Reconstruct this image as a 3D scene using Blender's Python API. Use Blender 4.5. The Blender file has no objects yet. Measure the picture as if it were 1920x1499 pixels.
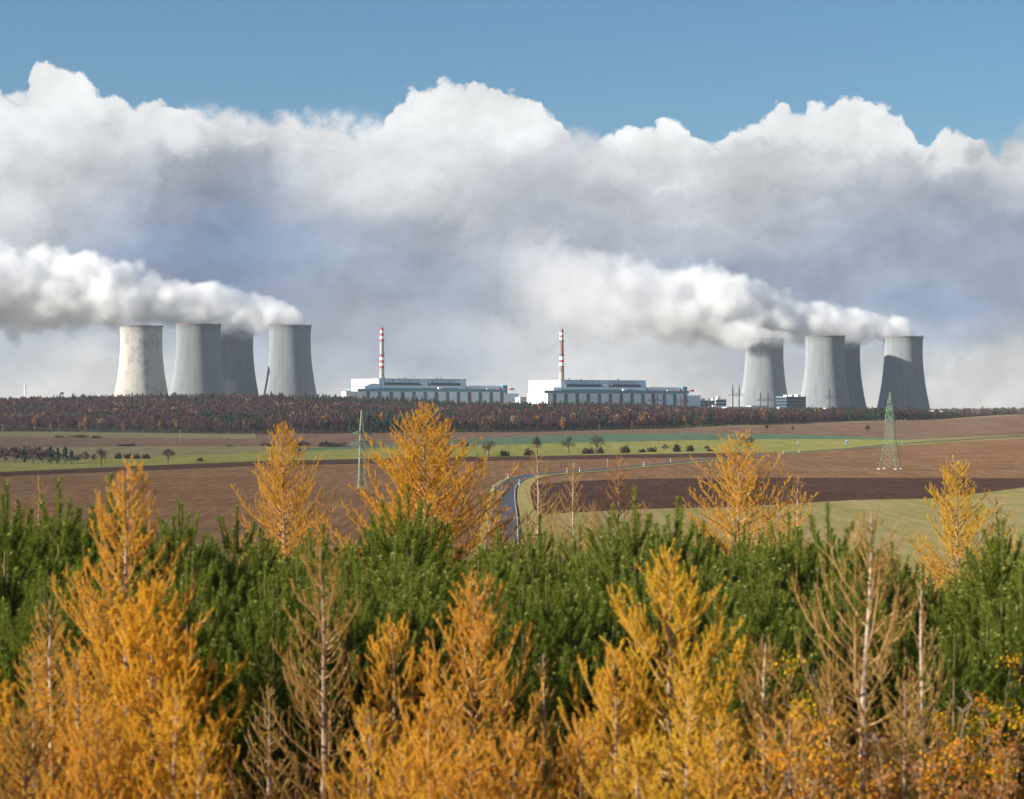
import bpy, math, random
import numpy as np

# ------------------------------------------------------------------ camera, sky, sun, exposure
SC = bpy.context.scene
COL = SC.collection
F = 4267.0            # focal length in photo pixels (80 mm on a 36 mm sensor, photo 1920 wide)
CX, CY = 960.0, 762.0 # principal column, horizon row
R = math.radians
SUN_EL, SUN_AZ = 20.0, 17.0      # sun to the left, well behind the camera's shoulder
SKY_TINT = (0.255, 0.375, 0.475, 1.0)
SKY_K = 0.10

cam = bpy.data.cameras.new('camera')
cam.lens, cam.sensor_width = 80.0, 36.0
cam.shift_y = (CY - 749.5) / 1920.0
cam.clip_start, cam.clip_end = 0.5, 60000
cam.dof.use_dof = True
cam.dof.focus_distance = 1500
cam.dof.aperture_fstop = 3.1
camo = bpy.data.objects.new('camera', cam)
camo.rotation_euler = (R(90), 0, 0)
COL.objects.link(camo)
SC.camera = camo

SC.view_settings.view_transform = 'Standard'
SC.view_settings.look = 'None'
SC.view_settings.exposure = 1.2
SC.view_settings.gamma = 1.0
SC.render.engine = 'CYCLES'
cy = SC.cycles
cy.use_denoising = True
cy.use_adaptive_sampling = True
cy.adaptive_threshold = 0.015
cy.max_bounces = 12
cy.diffuse_bounces = 2
cy.glossy_bounces = 1
cy.transmission_bounces = 3
cy.transparent_max_bounces = 6
cy.volume_bounces = 10
cy.volume_max_steps = 256
cy.volume_step_rate = 0.45
cy.sample_clamp_indirect = 6

sun = bpy.data.lights.new('sun', 'SUN')
sun.energy = 5.0
sun.angle = R(0.5)
sun.color = (1.0, 0.93, 0.83)
suno = bpy.data.objects.new('sun', sun)
from mathutils import Vector, Matrix
SDIR = Vector((-math.cos(R(SUN_EL)) * math.cos(R(SUN_AZ)), -math.cos(R(SUN_EL)) * math.sin(R(SUN_AZ)), math.sin(R(SUN_EL))))
suno.rotation_euler = SDIR.to_track_quat('Z', 'Y').to_euler()
COL.objects.link(suno)


def lin(c):
    c = c / 255.0
    return c / 12.92 if c <= 0.04045 else ((c + 0.055) / 1.055) ** 2.4


def srgb(r, g, b):
    return (lin(r), lin(g), lin(b), 1.0)


class Nodes:
    """small helper round a node tree"""
    def __init__(self, nt):
        self.nt = nt

    def __call__(self, typ, ins=None, **props):
        n = self.nt.nodes.new(typ)
        for k, v in props.items():
            setattr(n, k, v)
        for k, v in (ins or {}).items():
            s = n.inputs[k]
            if isinstance(v, bpy.types.NodeSocket):
                self.nt.links.new(v, s)
            else:
                s.default_value = v
        return n

    def math(self, op, a, b=None, c=None, clamp=False):
        n = self('ShaderNodeMath', operation=op, use_clamp=clamp)
        for i, v in enumerate((a, b, c)):
            if v is None:
                continue
            if isinstance(v, bpy.types.NodeSocket):
                self.nt.links.new(v, n.inputs[i])
            else:
                n.inputs[i].default_value = v
        return n.outputs[0]

    def vmath(self, op, a, b=None, scale=None):
        n = self('ShaderNodeVectorMath', operation=op)
        for i, v in enumerate((a, b)):
            if v is None:
                continue
            if isinstance(v, bpy.types.NodeSocket):
                self.nt.links.new(v, n.inputs[i])
            else:
                n.inputs[i].default_value = v
        if scale is not None:
            n.inputs['Scale'].default_value = scale
        return n.outputs[0]

    def mix(self, fac, a, b, blend='MIX'):
        n = self('ShaderNodeMix', data_type='RGBA', blend_type=blend)
        for i, v in ((0, fac), (6, a), (7, b)):
            if isinstance(v, bpy.types.NodeSocket):
                self.nt.links.new(v, n.inputs[i])
            else:
                n.inputs[i].default_value = v
        return n.outputs[2]

    def smooth(self, v, lo, hi, a=0.0, b=1.0):
        n = self('ShaderNodeMapRange', {0: v, 1: lo, 2: hi, 3: a, 4: b}, interpolation_type='SMOOTHSTEP')
        return n.outputs[0]

    def ramp(self, fac, stops, interp='LINEAR'):
        n = self('ShaderNodeValToRGB', {0: fac})
        cr = n.color_ramp
        cr.interpolation = interp
        while len(cr.elements) < len(stops):
            cr.elements.new(0.5)
        for e, (p, c) in zip(cr.elements, stops):
            e.position = p
        for e, (p, c) in zip(cr.elements, stops):
            e.color = c if not isinstance(c, (int, float)) else (c, c, c, 1)
        return n.outputs[0]

    def noise(self, vec, scale, detail=4.0, rough=0.55, dist=0.0, col=False, lac=2.0):
        n = self('ShaderNodeTexNoise', {'Vector': vec, 'Scale': scale, 'Detail': detail, 'Roughness': rough, 'Lacunarity': lac, 'Distortion': dist})
        return n.outputs[1] if col else n.outputs[0]


def build_world():
    w = bpy.data.worlds.new('World')
    SC.world = w
    w.use_nodes = True
    nt = w.node_tree
    nt.nodes.clear()
    N = Nodes(nt)
    EXPO = 2.0 ** SC.view_settings.exposure
    K = 1.0 / (SKY_K * EXPO)     # cloud brightness is given as seen, so undo strength and exposure
    sc = srgb
    sky = N('ShaderNodeTexSky', sky_type='NISHITA')
    sky.sun_disc = False
    sky.sun_elevation = R(SUN_EL)
    sky.sun_rotation = R(-90 - SUN_AZ)
    sky.altitude = 400
    sky.air_density = 1.0
    sky.dust_density = 0.4
    sky.ozone_density = 1.2
    blue = N.mix(1.0, sky.outputs[0], SKY_TINT, 'MULTIPLY')

    d = N('ShaderNodeTexCoord').outputs['Generated']
    sep = N('ShaderNodeSeparateXYZ', {0: d}).outputs
    a0 = N.math('ARCTAN2', sep[0], sep[1])
    e0 = N.math('ARCSINE', sep[2])
    # turbulence that bends every cloud outline
    wc = N.noise(d, 14.0, 3.0, 0.55, col=True)
    ws = N('ShaderNodeSeparateXYZ', {0: wc}).outputs
    wf = N.noise(d, 55.0, 6.0, 0.62, col=True)
    wfs = N('ShaderNodeSeparateXYZ', {0: wf}).outputs
    au = N.math('ADD', a0, N.math('ADD', N.math('MULTIPLY_ADD', ws[0], 0.05, -0.025), N.math('MULTIPLY_ADD', wfs[0], 0.022, -0.011)))
    ev = N.math('ADD', e0, N.math('ADD', N.math('MULTIPLY_ADD', ws[1], 0.024, -0.012), N.math('MULTIPLY_ADD', wfs[1], 0.020, -0.010)))
    HALF = 0.26

    def ucoord(a):
        return N.math('PINGPONG', N.math('MULTIPLY_ADD', a, 0.5 / HALF, 0.5), 1.0)

    def upos(px):
        return math.atan((px - CX) / F) * 0.5 / HALF + 0.5

    def elev(py, px=960):
        return math.atan((CY - py) / F * math.cos(math.atan((px - CX) / F)))
    U = ucoord(au)
    U0 = ucoord(N.math('ADD', a0, N.math('MULTIPLY_ADD', wfs[2], 0.006, -0.003)))
    # broad light and dark parts of the cloud bank, bottom row to top row
    W_, H_, M_, G_, B_, D_ = (248, 249, 250), (230, 231, 233), (214, 216, 220), (184, 190, 201), (150, 163, 184), (118, 138, 170)
    Wm, Hm = (224, 220, 214), (203, 202, 202)      # warm low light greys
    Lx = (168, 174, 188)
    cols = [0, 160, 320, 480, 640, 800, 960, 1120, 1280, 1440, 1600, 1760, 1920]
    rows = [
        (755, [Wm, Wm, Wm, Hm, Hm, Hm, Hm, Wm, Wm, Wm, Wm, Wm, Wm]),
        (690, [Lx, Wm, Hm, Lx, G_, B_, Hm, Hm, Hm, Lx, Hm, Hm, Wm]),
        (630, [G_, G_, G_, B_, Lx, Lx, Hm, Hm, Hm, Lx, G_, B_, Lx]),
        (570, [B_, B_, D_, D_, Lx, B_, Lx, Hm, G_, B_, B_, D_, B_]),
        (505, [G_, B_, D_, D_, B_, B_, G_, G_, B_, B_, B_, B_, B_]),
        (440, [M_, G_, D_, D_, B_, G_, Lx, Lx, G_, G_, B_, B_, B_]),
        (380, [M_, M_, B_, D_, M_, M_, G_, G_, M_, G_, G_, B_, G_]),
        (320, [H_, M_, G_, B_, H_, H_, G_, M_, M_, M_, M_, G_, H_]),
        (265, [H_, M_, H_, M_, H_, M_, M_, G_, M_, M_, M_, M_, H_]),
        (205, [W_, H_, W_, H_, H_, W_, W_, M_, H_, W_, W_, H_, W_]),
    ]
    col = None
    prev = None
    for py, cs in rows:
        r = N.ramp(U, [(upos(x), sc(*c)) for x, c in zip(cols, cs)], 'B_SPLINE')
        if col is None:
            col = r
        else:
            col = N.mix(N.smooth(ev, elev(prev), elev(py)), col, r)
        prev = py
    # puffs: the side of each billow that faces the sun is lighter
    def billow(v):
        vo = N('ShaderNodeTexVoronoi', {'Vector': v, 'Scale': 58.0, 'Detail': 2.0, 'Roughness': 0.5}, feature='F1')
        return vo.outputs['Distance']
    dw = N.vmath('ADD', d, N.vmath('SCALE', N.vmath('SUBTRACT', wf, (0.5, 0.5, 0.5)), scale=0.022))
    dsq = N.vmath('MULTIPLY', dw, (1.0, 1.0, 1.45))
    n0 = N.noise(dsq, 14.0, 8.0, 0.50)
    n1 = N.noise(N.vmath('ADD', dsq, (-0.011, 0.0, 0.016)), 14.0, 8.0, 0.50)
    rel = N.math('SUBTRACT', n0, n1)
    wisps = N.smooth(N.noise(N.vmath('MULTIPLY', dw, (1.0, 1.0, 1.6)), 17.0, 7.0, 0.6), 0.40, 0.72)
    f0 = N.noise(dsq, 48.0, 7.0, 0.6)
    f1 = N.noise(N.vmath('ADD', dsq, (-0.0035, 0.0, 0.005)), 48.0, 7.0, 0.6)
    rel = N.math('ADD', rel, N.math('MULTIPLY', N.math('SUBTRACT', f0, f1), 0.32))
    lum = N.math('ADD', N.math('MULTIPLY_ADD', rel, 1.05, 0.95), N.math('MULTIPLY_ADD', wisps, 0.30, -0.07))
    bank_col = N.mix(1.0, col, N('ShaderNodeCombineXYZ', {0: lum, 1: lum, 2: lum}).outputs[0], 'MULTIPLY')
    # outlines
    heads = [(0, 152), (55, 150), (66, 116), (112, 113), (165, 136), (215, 166), (300, 170), (345, 188), (400, 225), (690, 262), (722, 205), (740, 160), (800, 148), (870, 140), (915, 138), (980, 150),
             (1012, 176), (1050, 212), (1105, 262), (1128, 238), (1180, 210), (1280, 226), (1345, 244), (1366, 222), (1440, 214), (1458, 183), (1530, 178), (1620, 156), (1690, 192), (1728, 262), (1780, 226), (1920, 285)]
    bank = [(0, 172), (100, 166), (200, 182), (300, 190), (400, 198), (490, 206), (560, 196), (650, 210), (720, 217), (800, 240), (900, 250), (1000, 246), (1080, 228), (1150, 262), (1250, 276), (1340, 262),
            (1480, 254), (1560, 262), (1640, 268), (1720, 290), (1790, 300), (1830, 262), (1880, 250), (1920, 246)]
    bl = billow(dw)
    fb = N.noise(d, 90.0, 7.0, 0.6)

    def outline(pts, amp_b, amp_f, soft, u):
        top = N.math('MULTIPLY', N.ramp(u, [(upos(x), elev(y, x) / 0.2) for x, y in pts], 'CARDINAL'), 0.2)
        h = N.math('SUBTRACT', top, e0)
        h = N.math('ADD', h, N.math('MULTIPLY_ADD', bl, -amp_b, amp_b * 0.45))
        h = N.math('ADD', h, N.math('MULTIPLY_ADD', fb, amp_f, -amp_f * 0.5))
        h = N.math('ADD', h, N.math('MULTIPLY_ADD', ws[2], 0.012, -0.006))
        return N.smooth(h, -soft, soft), h
    mh, hh = outline(heads, 0.011, 0.008, 0.0017, U0)
    softn = N.smooth(N.noise(d, 20.0, 2.0, 0.5), 0.35, 0.65, 0.0022, 0.0075)
    mb, hb = outline(bank, 0.010, 0.012, 0.005, U0)
    lumh = N.math('ADD', N.math('MULTIPLY_ADD', rel, 0.7, 0.97), N.math('MULTIPLY_ADD', bl, -0.10, 0.03))
    head_col = N.mix(1.0, sc(248, 250, 251), N('ShaderNodeCombineXYZ', {0: lumh, 1: lumh, 2: lumh}).outputs[0], 'MULTIPLY')
    edge = N.math('MULTIPLY', N.smooth(hb, 0.0, 0.030, 1.0, 0.0), N.ramp(U0, [(upos(0), 0.75), (upos(700), 0.6), (upos(1100), 0.25), (upos(1920), 0.3)]))
    bank_col = N.mix(N.math('MULTIPLY', edge, N.smooth(n0, 0.3, 0.62)), bank_col, sc(240, 242, 244))
    c1 = N.mix(mh, blue, N.vmath('SCALE', head_col, scale=K))
    c2 = N.mix(mb, c1, N.vmath('SCALE', bank_col, scale=K))
    bg = N('ShaderNodeBackground', {'Color': c2, 'Strength': SKY_K})
    out = N('ShaderNodeOutputWorld')
    nt.links.new(bg.outputs[0], out.inputs[0])


build_world()
SC.world.cycles.sampling_method = 'MANUAL'
SC.world.cycles.sample_map_resolution = 1024

# ------------------------------------------------------------------ helpers
random.seed(7)
RNG = np.random.default_rng(7)


class MB:
    """collects vertices and faces and links them as ONE mesh object"""
    def __init__(self):
        self.v, self.f, self.m, self.n = [], [], [], 0

    def add(self, verts, faces, mi=0):
        verts = np.asarray(verts, dtype=np.float64).reshape(-1, 3)
        if isinstance(faces, np.ndarray):
            self.f.append((faces.astype(np.int64) + self.n, mi))
        else:
            by = {}
            for fc in faces:
                by.setdefault(len(fc), []).append(fc)
            for k, fs in by.items():
                self.f.append((np.array(fs, dtype=np.int64) + self.n, mi))
        self.v.append(verts)
        self.n += len(verts)

    def mesh(self, name, mats, smooth=False):
        me = bpy.data.meshes.new(name)
        V = np.concatenate(self.v) if self.v else np.zeros((0, 3))
        me.vertices.add(len(V))
        me.vertices.foreach_set('co', V.astype(np.float32).ravel())
        nl = sum(a.size for a, _ in self.f)
        npol = sum(len(a) for a, _ in self.f)
        me.loops.add(nl)
        me.polygons.add(npol)
        me.loops.foreach_set('vertex_index', np.concatenate([a.ravel() for a, _ in self.f]).astype(np.int32))
        tot = np.concatenate([np.full(len(a), a.shape[1]) for a, _ in self.f])
        start = np.concatenate([[0], np.cumsum(tot)[:-1]])
        me.polygons.foreach_set('loop_start', start.astype(np.int32))
        me.polygons.foreach_set('material_index', np.concatenate([np.full(len(a), m) for a, m in self.f]).astype(np.int32))
        me.polygons.foreach_set('use_smooth', np.full(npol, bool(smooth)))
        for m in (mats if isinstance(mats, (list, tuple)) else [mats]):
            me.materials.append(m)
        me.update(calc_edges=True)
        me.validate()
        return me

    def build(self, name, mats, parent=None, smooth=False, loc=None, rotz=0):
        o = bpy.data.objects.new(name, self.mesh(name, mats, smooth))
        COL.objects.link(o)
        if parent:
            o.parent = parent
        if loc is not None:
            o.location = loc
        o.rotation_euler[2] = rotz
        return o

    # shapes
    def box(self, x0, x1, y0, y1, z0, z1, mi=0):
        v = [(x, y, z) for z in (z0, z1) for y in (y0, y1) for x in (x0, x1)]
        self.add(v, [(0, 2, 3, 1), (4, 5, 7, 6), (0, 1, 5, 4), (2, 6, 7, 3), (0, 4, 6, 2), (1, 3, 7, 5)], mi)

    def bar(self, p, q, w, mi=0, w2=None):
        p, q = Vector(p), Vector(q)
        d = (q - p).normalized()
        u = d.cross(Vector((0, 0, 1)))
        if u.length < 1e-3:
            u = Vector((1, 0, 0))
        u.normalize()
        t = d.cross(u)
        v = []
        for c, ww in ((p, w), (q, w2 or w)):
            for s, r in ((-1, -1), (1, -1), (1, 1), (-1, 1)):
                v.append(c + (u * s + t * r) * ww * 0.5)
        self.add(v, [(0, 1, 2, 3), (7, 6, 5, 4), (0, 4, 5, 1), (1, 5, 6, 2), (2, 6, 7, 3), (3, 7, 4, 0)], mi)

    def tube(self, pts, rad, n=5, mi=0, cap=True):
        pts = np.asarray(pts, float)
        m = len(pts)
        rad = np.broadcast_to(np.asarray(rad, float), (m,))
        d = np.gradient(pts, axis=0)
        d /= np.linalg.norm(d, axis=1, keepdims=True) + 1e-9
        ref = np.array([0.0, 0, 1]) if abs(d[0, 2]) < 0.8 else np.array([1.0, 0, 0])
        u = np.cross(d, ref)
        u /= np.linalg.norm(u, axis=1, keepdims=True) + 1e-9
        w = np.cross(d, u)
        a = np.arange(n) / n * 2 * np.pi
        ring = pts[:, None] + rad[:, None, None] * (np.cos(a)[None, :, None] * u[:, None] + np.sin(a)[None, :, None] * w[:, None])
        i = np.arange(m - 1)[:, None] * n
        j = np.arange(n)[None]
        j2 = (j + 1) % n
        fs = np.stack([i + j, i + j2, i + n + j2, i + n + j], -1).reshape(-1, 4)
        self.add(ring.reshape(-1, 3), fs, mi)
        if cap:
            self.f.append((np.array([list(range(n))[::-1], [(m - 1) * n + k for k in range(n)]]) + self.n - m * n, mi))

    def lathe(self, prof, n=48, mi=0, cap=False):
        prof = np.asarray(prof, float)
        a = np.arange(n) / n * 2 * np.pi
        v = np.stack([prof[:, 0, None] * np.cos(a), prof[:, 0, None] * np.sin(a), np.broadcast_to(prof[:, 1, None], (len(prof), n))], -1)
        m = len(prof)
        i = np.arange(m - 1)[:, None] * n
        j = np.arange(n)[None]
        j2 = (j + 1) % n
        fs = np.stack([i + j, i + j2, i + n + j2, i + n + j], -1).reshape(-1, 4)
        self.add(v.reshape(-1, 3), fs, mi)
        if cap:
            self.f.append((np.array([[(m - 1) * n + k for k in range(n)]]) + self.n - m * n, mi))


def tag(o, label=None, cat=None, group=None, kind=None):
    if label: o['label'] = label
    if cat: o['category'] = cat
    if group: o['group'] = group
    if kind: o['kind'] = kind
    return o


def empty(name, loc, label, cat, group=None, rotz=0, scale=1.0):
    o = bpy.data.objects.new(name, None)
    o.empty_display_size = 0.5
    COL.objects.link(o)
    o.location = loc
    o.rotation_euler[2] = rotz
    o.scale = (scale,) * 3 if not isinstance(scale, tuple) else scale
    return tag(o, label, cat, group)


def link_mesh(name, me, parent=None, loc=None, rotz=0, scale=1.0):
    o = bpy.data.objects.new(name, me)
    COL.objects.link(o)
    if parent: o.parent = parent
    if loc is not None: o.location = loc
    o.rotation_euler[2] = rotz
    o.scale = (scale,) * 3 if not isinstance(scale, tuple) else scale
    return o


# ------------------------------------------------------------------ materials
def new_mat(name):
    m = bpy.data.materials.new(name)
    m.use_nodes = True
    m.node_tree.nodes.clear()
    return m, Nodes(m.node_tree)


def finish(m, N, shader, vol=False):
    out = N('ShaderNodeOutputMaterial')
    m.node_tree.links.new(shader, out.inputs['Volume' if vol else 'Surface'])
    return m


def plain(name, rgb, rough=0.8, var=0.12, scale=0.3, metal=0.0, spec=0.3):
    """painted or weathered surface: mottled base colour"""
    m, N = new_mat(name)
    tc = N('ShaderNodeTexCoord').outputs['Object']
    n = N.noise(tc, scale, 5.0, 0.6)
    lo = tuple(c * (1 - var) for c in rgb) + (1,)
    hi = tuple(min(c * (1 + var), 1) for c in rgb) + (1,)
    c = N.ramp(n, [(0.3, lo), (0.7, hi)])
    b = N('ShaderNodeBsdfPrincipled', {'Base Color': c, 'Roughness': rough, 'Metallic': metal, 'Specular IOR Level': spec})
    return finish(m, N, b.outputs[0])


def leafy(name, stops, transl=0.35, rough=0.75, obj_var=0.25):
    """foliage: each leaf or needle its own shade of the kind's colour"""
    m, N = new_mat(name)
    g = N('ShaderNodeNewGeometry')
    oi = N('ShaderNodeObjectInfo')
    tc = N('ShaderNodeTexCoord').outputs['Object']
    f = N.math('ADD', N.math('MULTIPLY', g.outputs['Random Per Island'], 0.6), N.math('MULTIPLY', N.noise(tc, 1.3, 3.0, 0.6), 0.45))
    f = N.math('ADD', f, N.math('MULTIPLY_ADD', oi.outputs['Random'], obj_var, -0.5 * obj_var))
    c = N.ramp(f, [(p, tuple(k) + (1,)) for p, k in stops])
    dif = N('ShaderNodeBsdfDiffuse', {'Color': c})
    tr = N('ShaderNodeBsdfTranslucent', {'Color': c})
    mx = N('ShaderNodeMixShader', {0: transl, 1: dif.outputs[0], 2: tr.outputs[0]})
    return finish(m, N, mx.outputs[0])


def ground_mat(name, c1, c2, scale=0.25, c3=None, streak=None, bump=0.3, rough=0.95, rows=0.30):
    """soil or turf: two colours broken up at several sizes, optional drill rows"""
    m, N = new_mat(name)
    tc = N('ShaderNodeTexCoord').outputs['Object']
    n1 = N.noise(tc, scale, 6.0, 0.65)
    n2 = N.noise(tc, scale * 0.06, 4.0, 0.6)
    n3 = N.noise(tc, scale * 8, 3.0, 0.6)
    f = N.math('ADD', N.math('MULTIPLY', n1, 0.5), N.math('ADD', N.math('MULTIPLY', n2, 0.22), N.math('MULTIPLY', n3, 0.28)))
    # clods and rows that run away from the viewer, broken up
    rw = N('ShaderNodeMapping', {'Vector': tc, 'Rotation': (0, 0, R(9)), 'Scale': (0.85, 0.06, 1.0)}).outputs[0]
    n4 = N.noise(rw, 1.0, 3.0, 0.7)
    f = N.math('ADD', f, N.math('MULTIPLY_ADD', n4, rows, -0.5 * rows))
    tr = N('ShaderNodeMapping', {'Vector': tc, 'Rotation': (0, 0, R(streak[0] if streak else 80)), 'Scale': (1.0, 1.0, 1.0)}).outputs[0]
    tx = N.math('ADD', N('ShaderNodeSeparateXYZ', {0: tr}).outputs[0], N.math('MULTIPLY', n2, 30.0))
    tram = N.smooth(N.math('PINGPONG', N.math('MULTIPLY', tx, 1 / 36.0), 0.5), 0.0, 0.05, -0.05, 0.0)
    f = N.math('ADD', f, tram)
    if streak:
        ang, per, amp = streak
        mp = N('ShaderNodeMapping', {'Vector': tc, 'Rotation': (0, 0, R(ang)), 'Scale': (1.0, 0.04, 1.0)})
        wv = N('ShaderNodeTexNoise', {'Vector': mp.outputs[0], 'Scale': 1.0 / per, 'Detail': 3.0, 'Roughness': 0.6}).outputs[0]
        f = N.math('ADD', f, N.math('MULTIPLY_ADD', wv, amp, -amp * 0.5))
    st = [(0.36, tuple(c1) + (1,)), (0.62, tuple(c2) + (1,))]
    if c3:
        st = [(0.34, tuple(c1) + (1,)), (0.5, tuple(c2) + (1,)), (0.64, tuple(c3) + (1,))]
    c = N.ramp(f, st)
    bp = N('ShaderNodeBump', {'Strength': bump, 'Distance': 0.6, 'Height': N.math('ADD', n1, N.math('MULTIPLY', n3, 0.4))})
    b = N('ShaderNodeBsdfDiffuse', {'Color': c, 'Roughness': 1.0, 'Normal': bp.outputs[0]})
    return finish(m, N, b.outputs[0])


M = {}
M['ground'] = ground_mat('hill_grass', (0.07, 0.07, 0.03), (0.15, 0.12, 0.06), 0.4, c3=(0.20, 0.16, 0.09))
M['harrow'] = ground_mat('harrowed_soil', (0.080, 0.042, 0.022), (0.140, 0.079, 0.043), 0.55, c3=(0.225, 0.142, 0.080), streak=(76, 2.0, 0.28), bump=0.5)
M['plough'] = ground_mat('ploughed_soil', (0.034, 0.019, 0.015), (0.056, 0.032, 0.025), 0.6, c3=(0.09, 0.055, 0.042), streak=(80, 1.7, 0.3), bump=0.6)
M['upland'] = ground_mat('upland_soil', (0.080, 0.047, 0.033), (0.112, 0.070, 0.049), 0.3, c3=(0.145, 0.095, 0.063), streak=(70, 6.0, 0.5))
M['meadow'] = ground_mat('meadow_turf', (0.095, 0.105, 0.024), (0.150, 0.150, 0.042), 0.35, c3=(0.205, 0.180, 0.072), streak=(84, 5.0, 0.4))
M['crop'] = ground_mat('winter_crop', (0.045, 0.075, 0.050), (0.058, 0.095, 0.063), 0.3, c3=(0.085, 0.115, 0.070), streak=(80, 6.0, 0.5))
M['olive'] = ground_mat('pale_pasture', (0.105, 0.095, 0.044), (0.135, 0.115, 0.058), 0.3, c3=(0.165, 0.135, 0.075), streak=(75, 7.0, 0.5))
M['stubble'] = ground_mat('stubble', (0.105, 0.112, 0.030), (0.158, 0.135, 0.057), 0.05, c3=(0.20, 0.152, 0.080), streak=(63, 4.0, 0.5))
M['strawgrass'] = ground_mat('verge_grass', (0.16, 0.13, 0.05), (0.25, 0.22, 0.09), 0.5)
M['asphalt'] = plain('asphalt', (0.055, 0.055, 0.068), 0.8, 0.15, 0.2)
M['white_line'] = plain('road_paint', (0.55, 0.55, 0.53), 0.7, 0.08, 0.5)

# ------------------------------------------------------------------ the land: height from control rows, radial columns
T_COL = [-400, 0, 420, 960, 1440, 1700, 1920, 2400]
T_ROW = {   # distance: row in the photo at which the ground at that distance is seen, per column
    400:  [1045, 1042, 1036, 1029, 1029, 1030, 1032, 1034],
    600:  [955, 951, 946, 942, 940, 938, 936, 934],
    750:  [920, 916, 910, 906, 905, 904, 904, 902],
    900:  [897, 893, 886, 882, 882, 881, 880, 876],
    1150: [872, 868, 861, 856, 853, 850, 846, 838],
    1300: [858, 855, 849, 845, 841, 837, 831, 822],
    1450: [845, 842, 837, 832, 829, 824, 815, 806],
    1600: [832, 828, 826, 821, 817, 811, 800, 792],
    1750: [820, 816, 818, 812, 807, 800, 787, 780],
    1900: [810, 807, 808, 806, 800, 792, 779, 772],
    2100: [800, 796, 790, 800, 795, 788, 775, 768],
    2300: [782, 777, 770, 788, 792, 789, 783, 778],
    2500: [772, 767, 761, 777, 788, 789, 787, 784],
    2700: [770, 766, 762, 776, 786, 788, 787, 786],
    3300: [771, 770, 770, 779, 785, 787, 787, 787],
    5000: [768, 768, 768, 772, 774, 774, 773, 772],
    9000: [766, 766, 766, 767, 767, 767, 766, 766],
    26000: [765, 765, 765, 765, 765, 765, 765, 765],
}
NEAR = [(0.5, -3.0), (10, -4.1), (20, -5.5), (30, -6.5), (45, -7.6), (60, -9.0), (100, -13.0), (200, -19.5)]
_ys = np.array([y for y, _ in NEAR] + sorted(T_ROW))
_zt = np.array([[z] * len(T_COL) for _, z in NEAR] + [[-(p - CY) / F * y for p in T_ROW[y]] for y in sorted(T_ROW)])
_ly = np.log(_ys)


def _h0(px, y):
    px = np.clip(px, T_COL[0], T_COL[-1])
    ly = np.log(np.clip(y, 0.5, 25900))
    i = np.clip(np.searchsorted(_ly, ly) - 1, 0, len(_ly) - 2)
    t = (ly - _ly[i]) / (_ly[i + 1] - _ly[i])
    c = np.clip(np.searchsorted(T_COL, px, side='right') - 1, 0, len(T_COL) - 2)
    tc = np.array(T_COL, float)
    s = (px - tc[c]) / (tc[c + 1] - tc[c])
    s = s * s * (3 - 2 * s)
    z0 = _zt[i, c] * (1 - s) + _zt[i, c + 1] * s
    z1 = _zt[i + 1, c] * (1 - s) + _zt[i + 1, c + 1] * s
    return z0 * (1 - t) + z1 * t


def height(px, y):
    px, y = np.asarray(px, float), np.asarray(y, float)
    z = 0
    for k in (-0.06, -0.036, -0.012, 0.012, 0.036, 0.06):
        z = z + _h0(px, y * (1 + k))
    z = z / 6
    x = (px - CX) / F * y
    big = np.clip((y - 150) / 400, 0, 1)
    z = z + big * 0.35 * (np.sin(x * 0.013 + 1) * np.sin(y * 0.009) + 0.5 * np.sin(x * 0.031 + y * 0.017))
    return z


def hxy(x, y):
    return float(height(np.array(CX + F * x / y), np.array(y)))


_yscan = np.geomspace(150, 3400, 1500)


def hit(px, py, ymin=150):
    """first point of the land seen at photo pixel (px, py)"""
    ys = _yscan[_yscan >= ymin]
    zr = -(py - CY) / F * ys
    zg = height(np.full_like(ys, px), ys)
    below = np.where(zr <= zg)[0]
    if len(below) == 0:
        y = ys[-1]
    else:
        k = below[0]
        if k == 0:
            y = ys[0]
        else:
            d0, d1 = zr[k - 1] - zg[k - 1], zr[k] - zg[k]
            y = ys[k - 1] + (ys[k] - ys[k - 1]) * d0 / (d0 - d1)
    return np.array([(px - CX) / F * y, y, float(height(np.array(px), np.array(y)))])


def at(px, y):
    """point on the land at photo column px and distance y"""
    return ((px - CX) / F * y, y, float(height(np.array(float(px)), np.array(float(y)))))


def grid_sheet(pxs, ys, mat, name, lift=0.0):
    P, Y = np.meshgrid(pxs, ys)
    Z = height(P, Y) + lift
    X = (P - CX) / F * Y
    mb = MB()
    n, m = len(ys), len(pxs)
    i = np.arange(n - 1)[:, None] * m
    j = np.arange(m - 1)[None]
    mb.add(np.stack([X, Y, Z], -1).reshape(-1, 3), np.stack([i + j, i + j + 1, i + m + j + 1, i + m + j], -1).reshape(-1, 4))
    return tag(mb.build(name, mat, smooth=True), kind='structure')


pxs = np.concatenate([np.linspace(-2500, -400, 30)[:-1], np.linspace(-400, 2400, 180), np.linspace(2400, 4400, 30)[1:]])
ys = np.concatenate([np.geomspace(1.0, 150, 60)[:-1], np.geomspace(150, 3000, 330), np.geomspace(3000, 9500, 40)[1:]])
tag(grid_sheet(pxs, ys, M['ground'], 'ground'))


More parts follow.
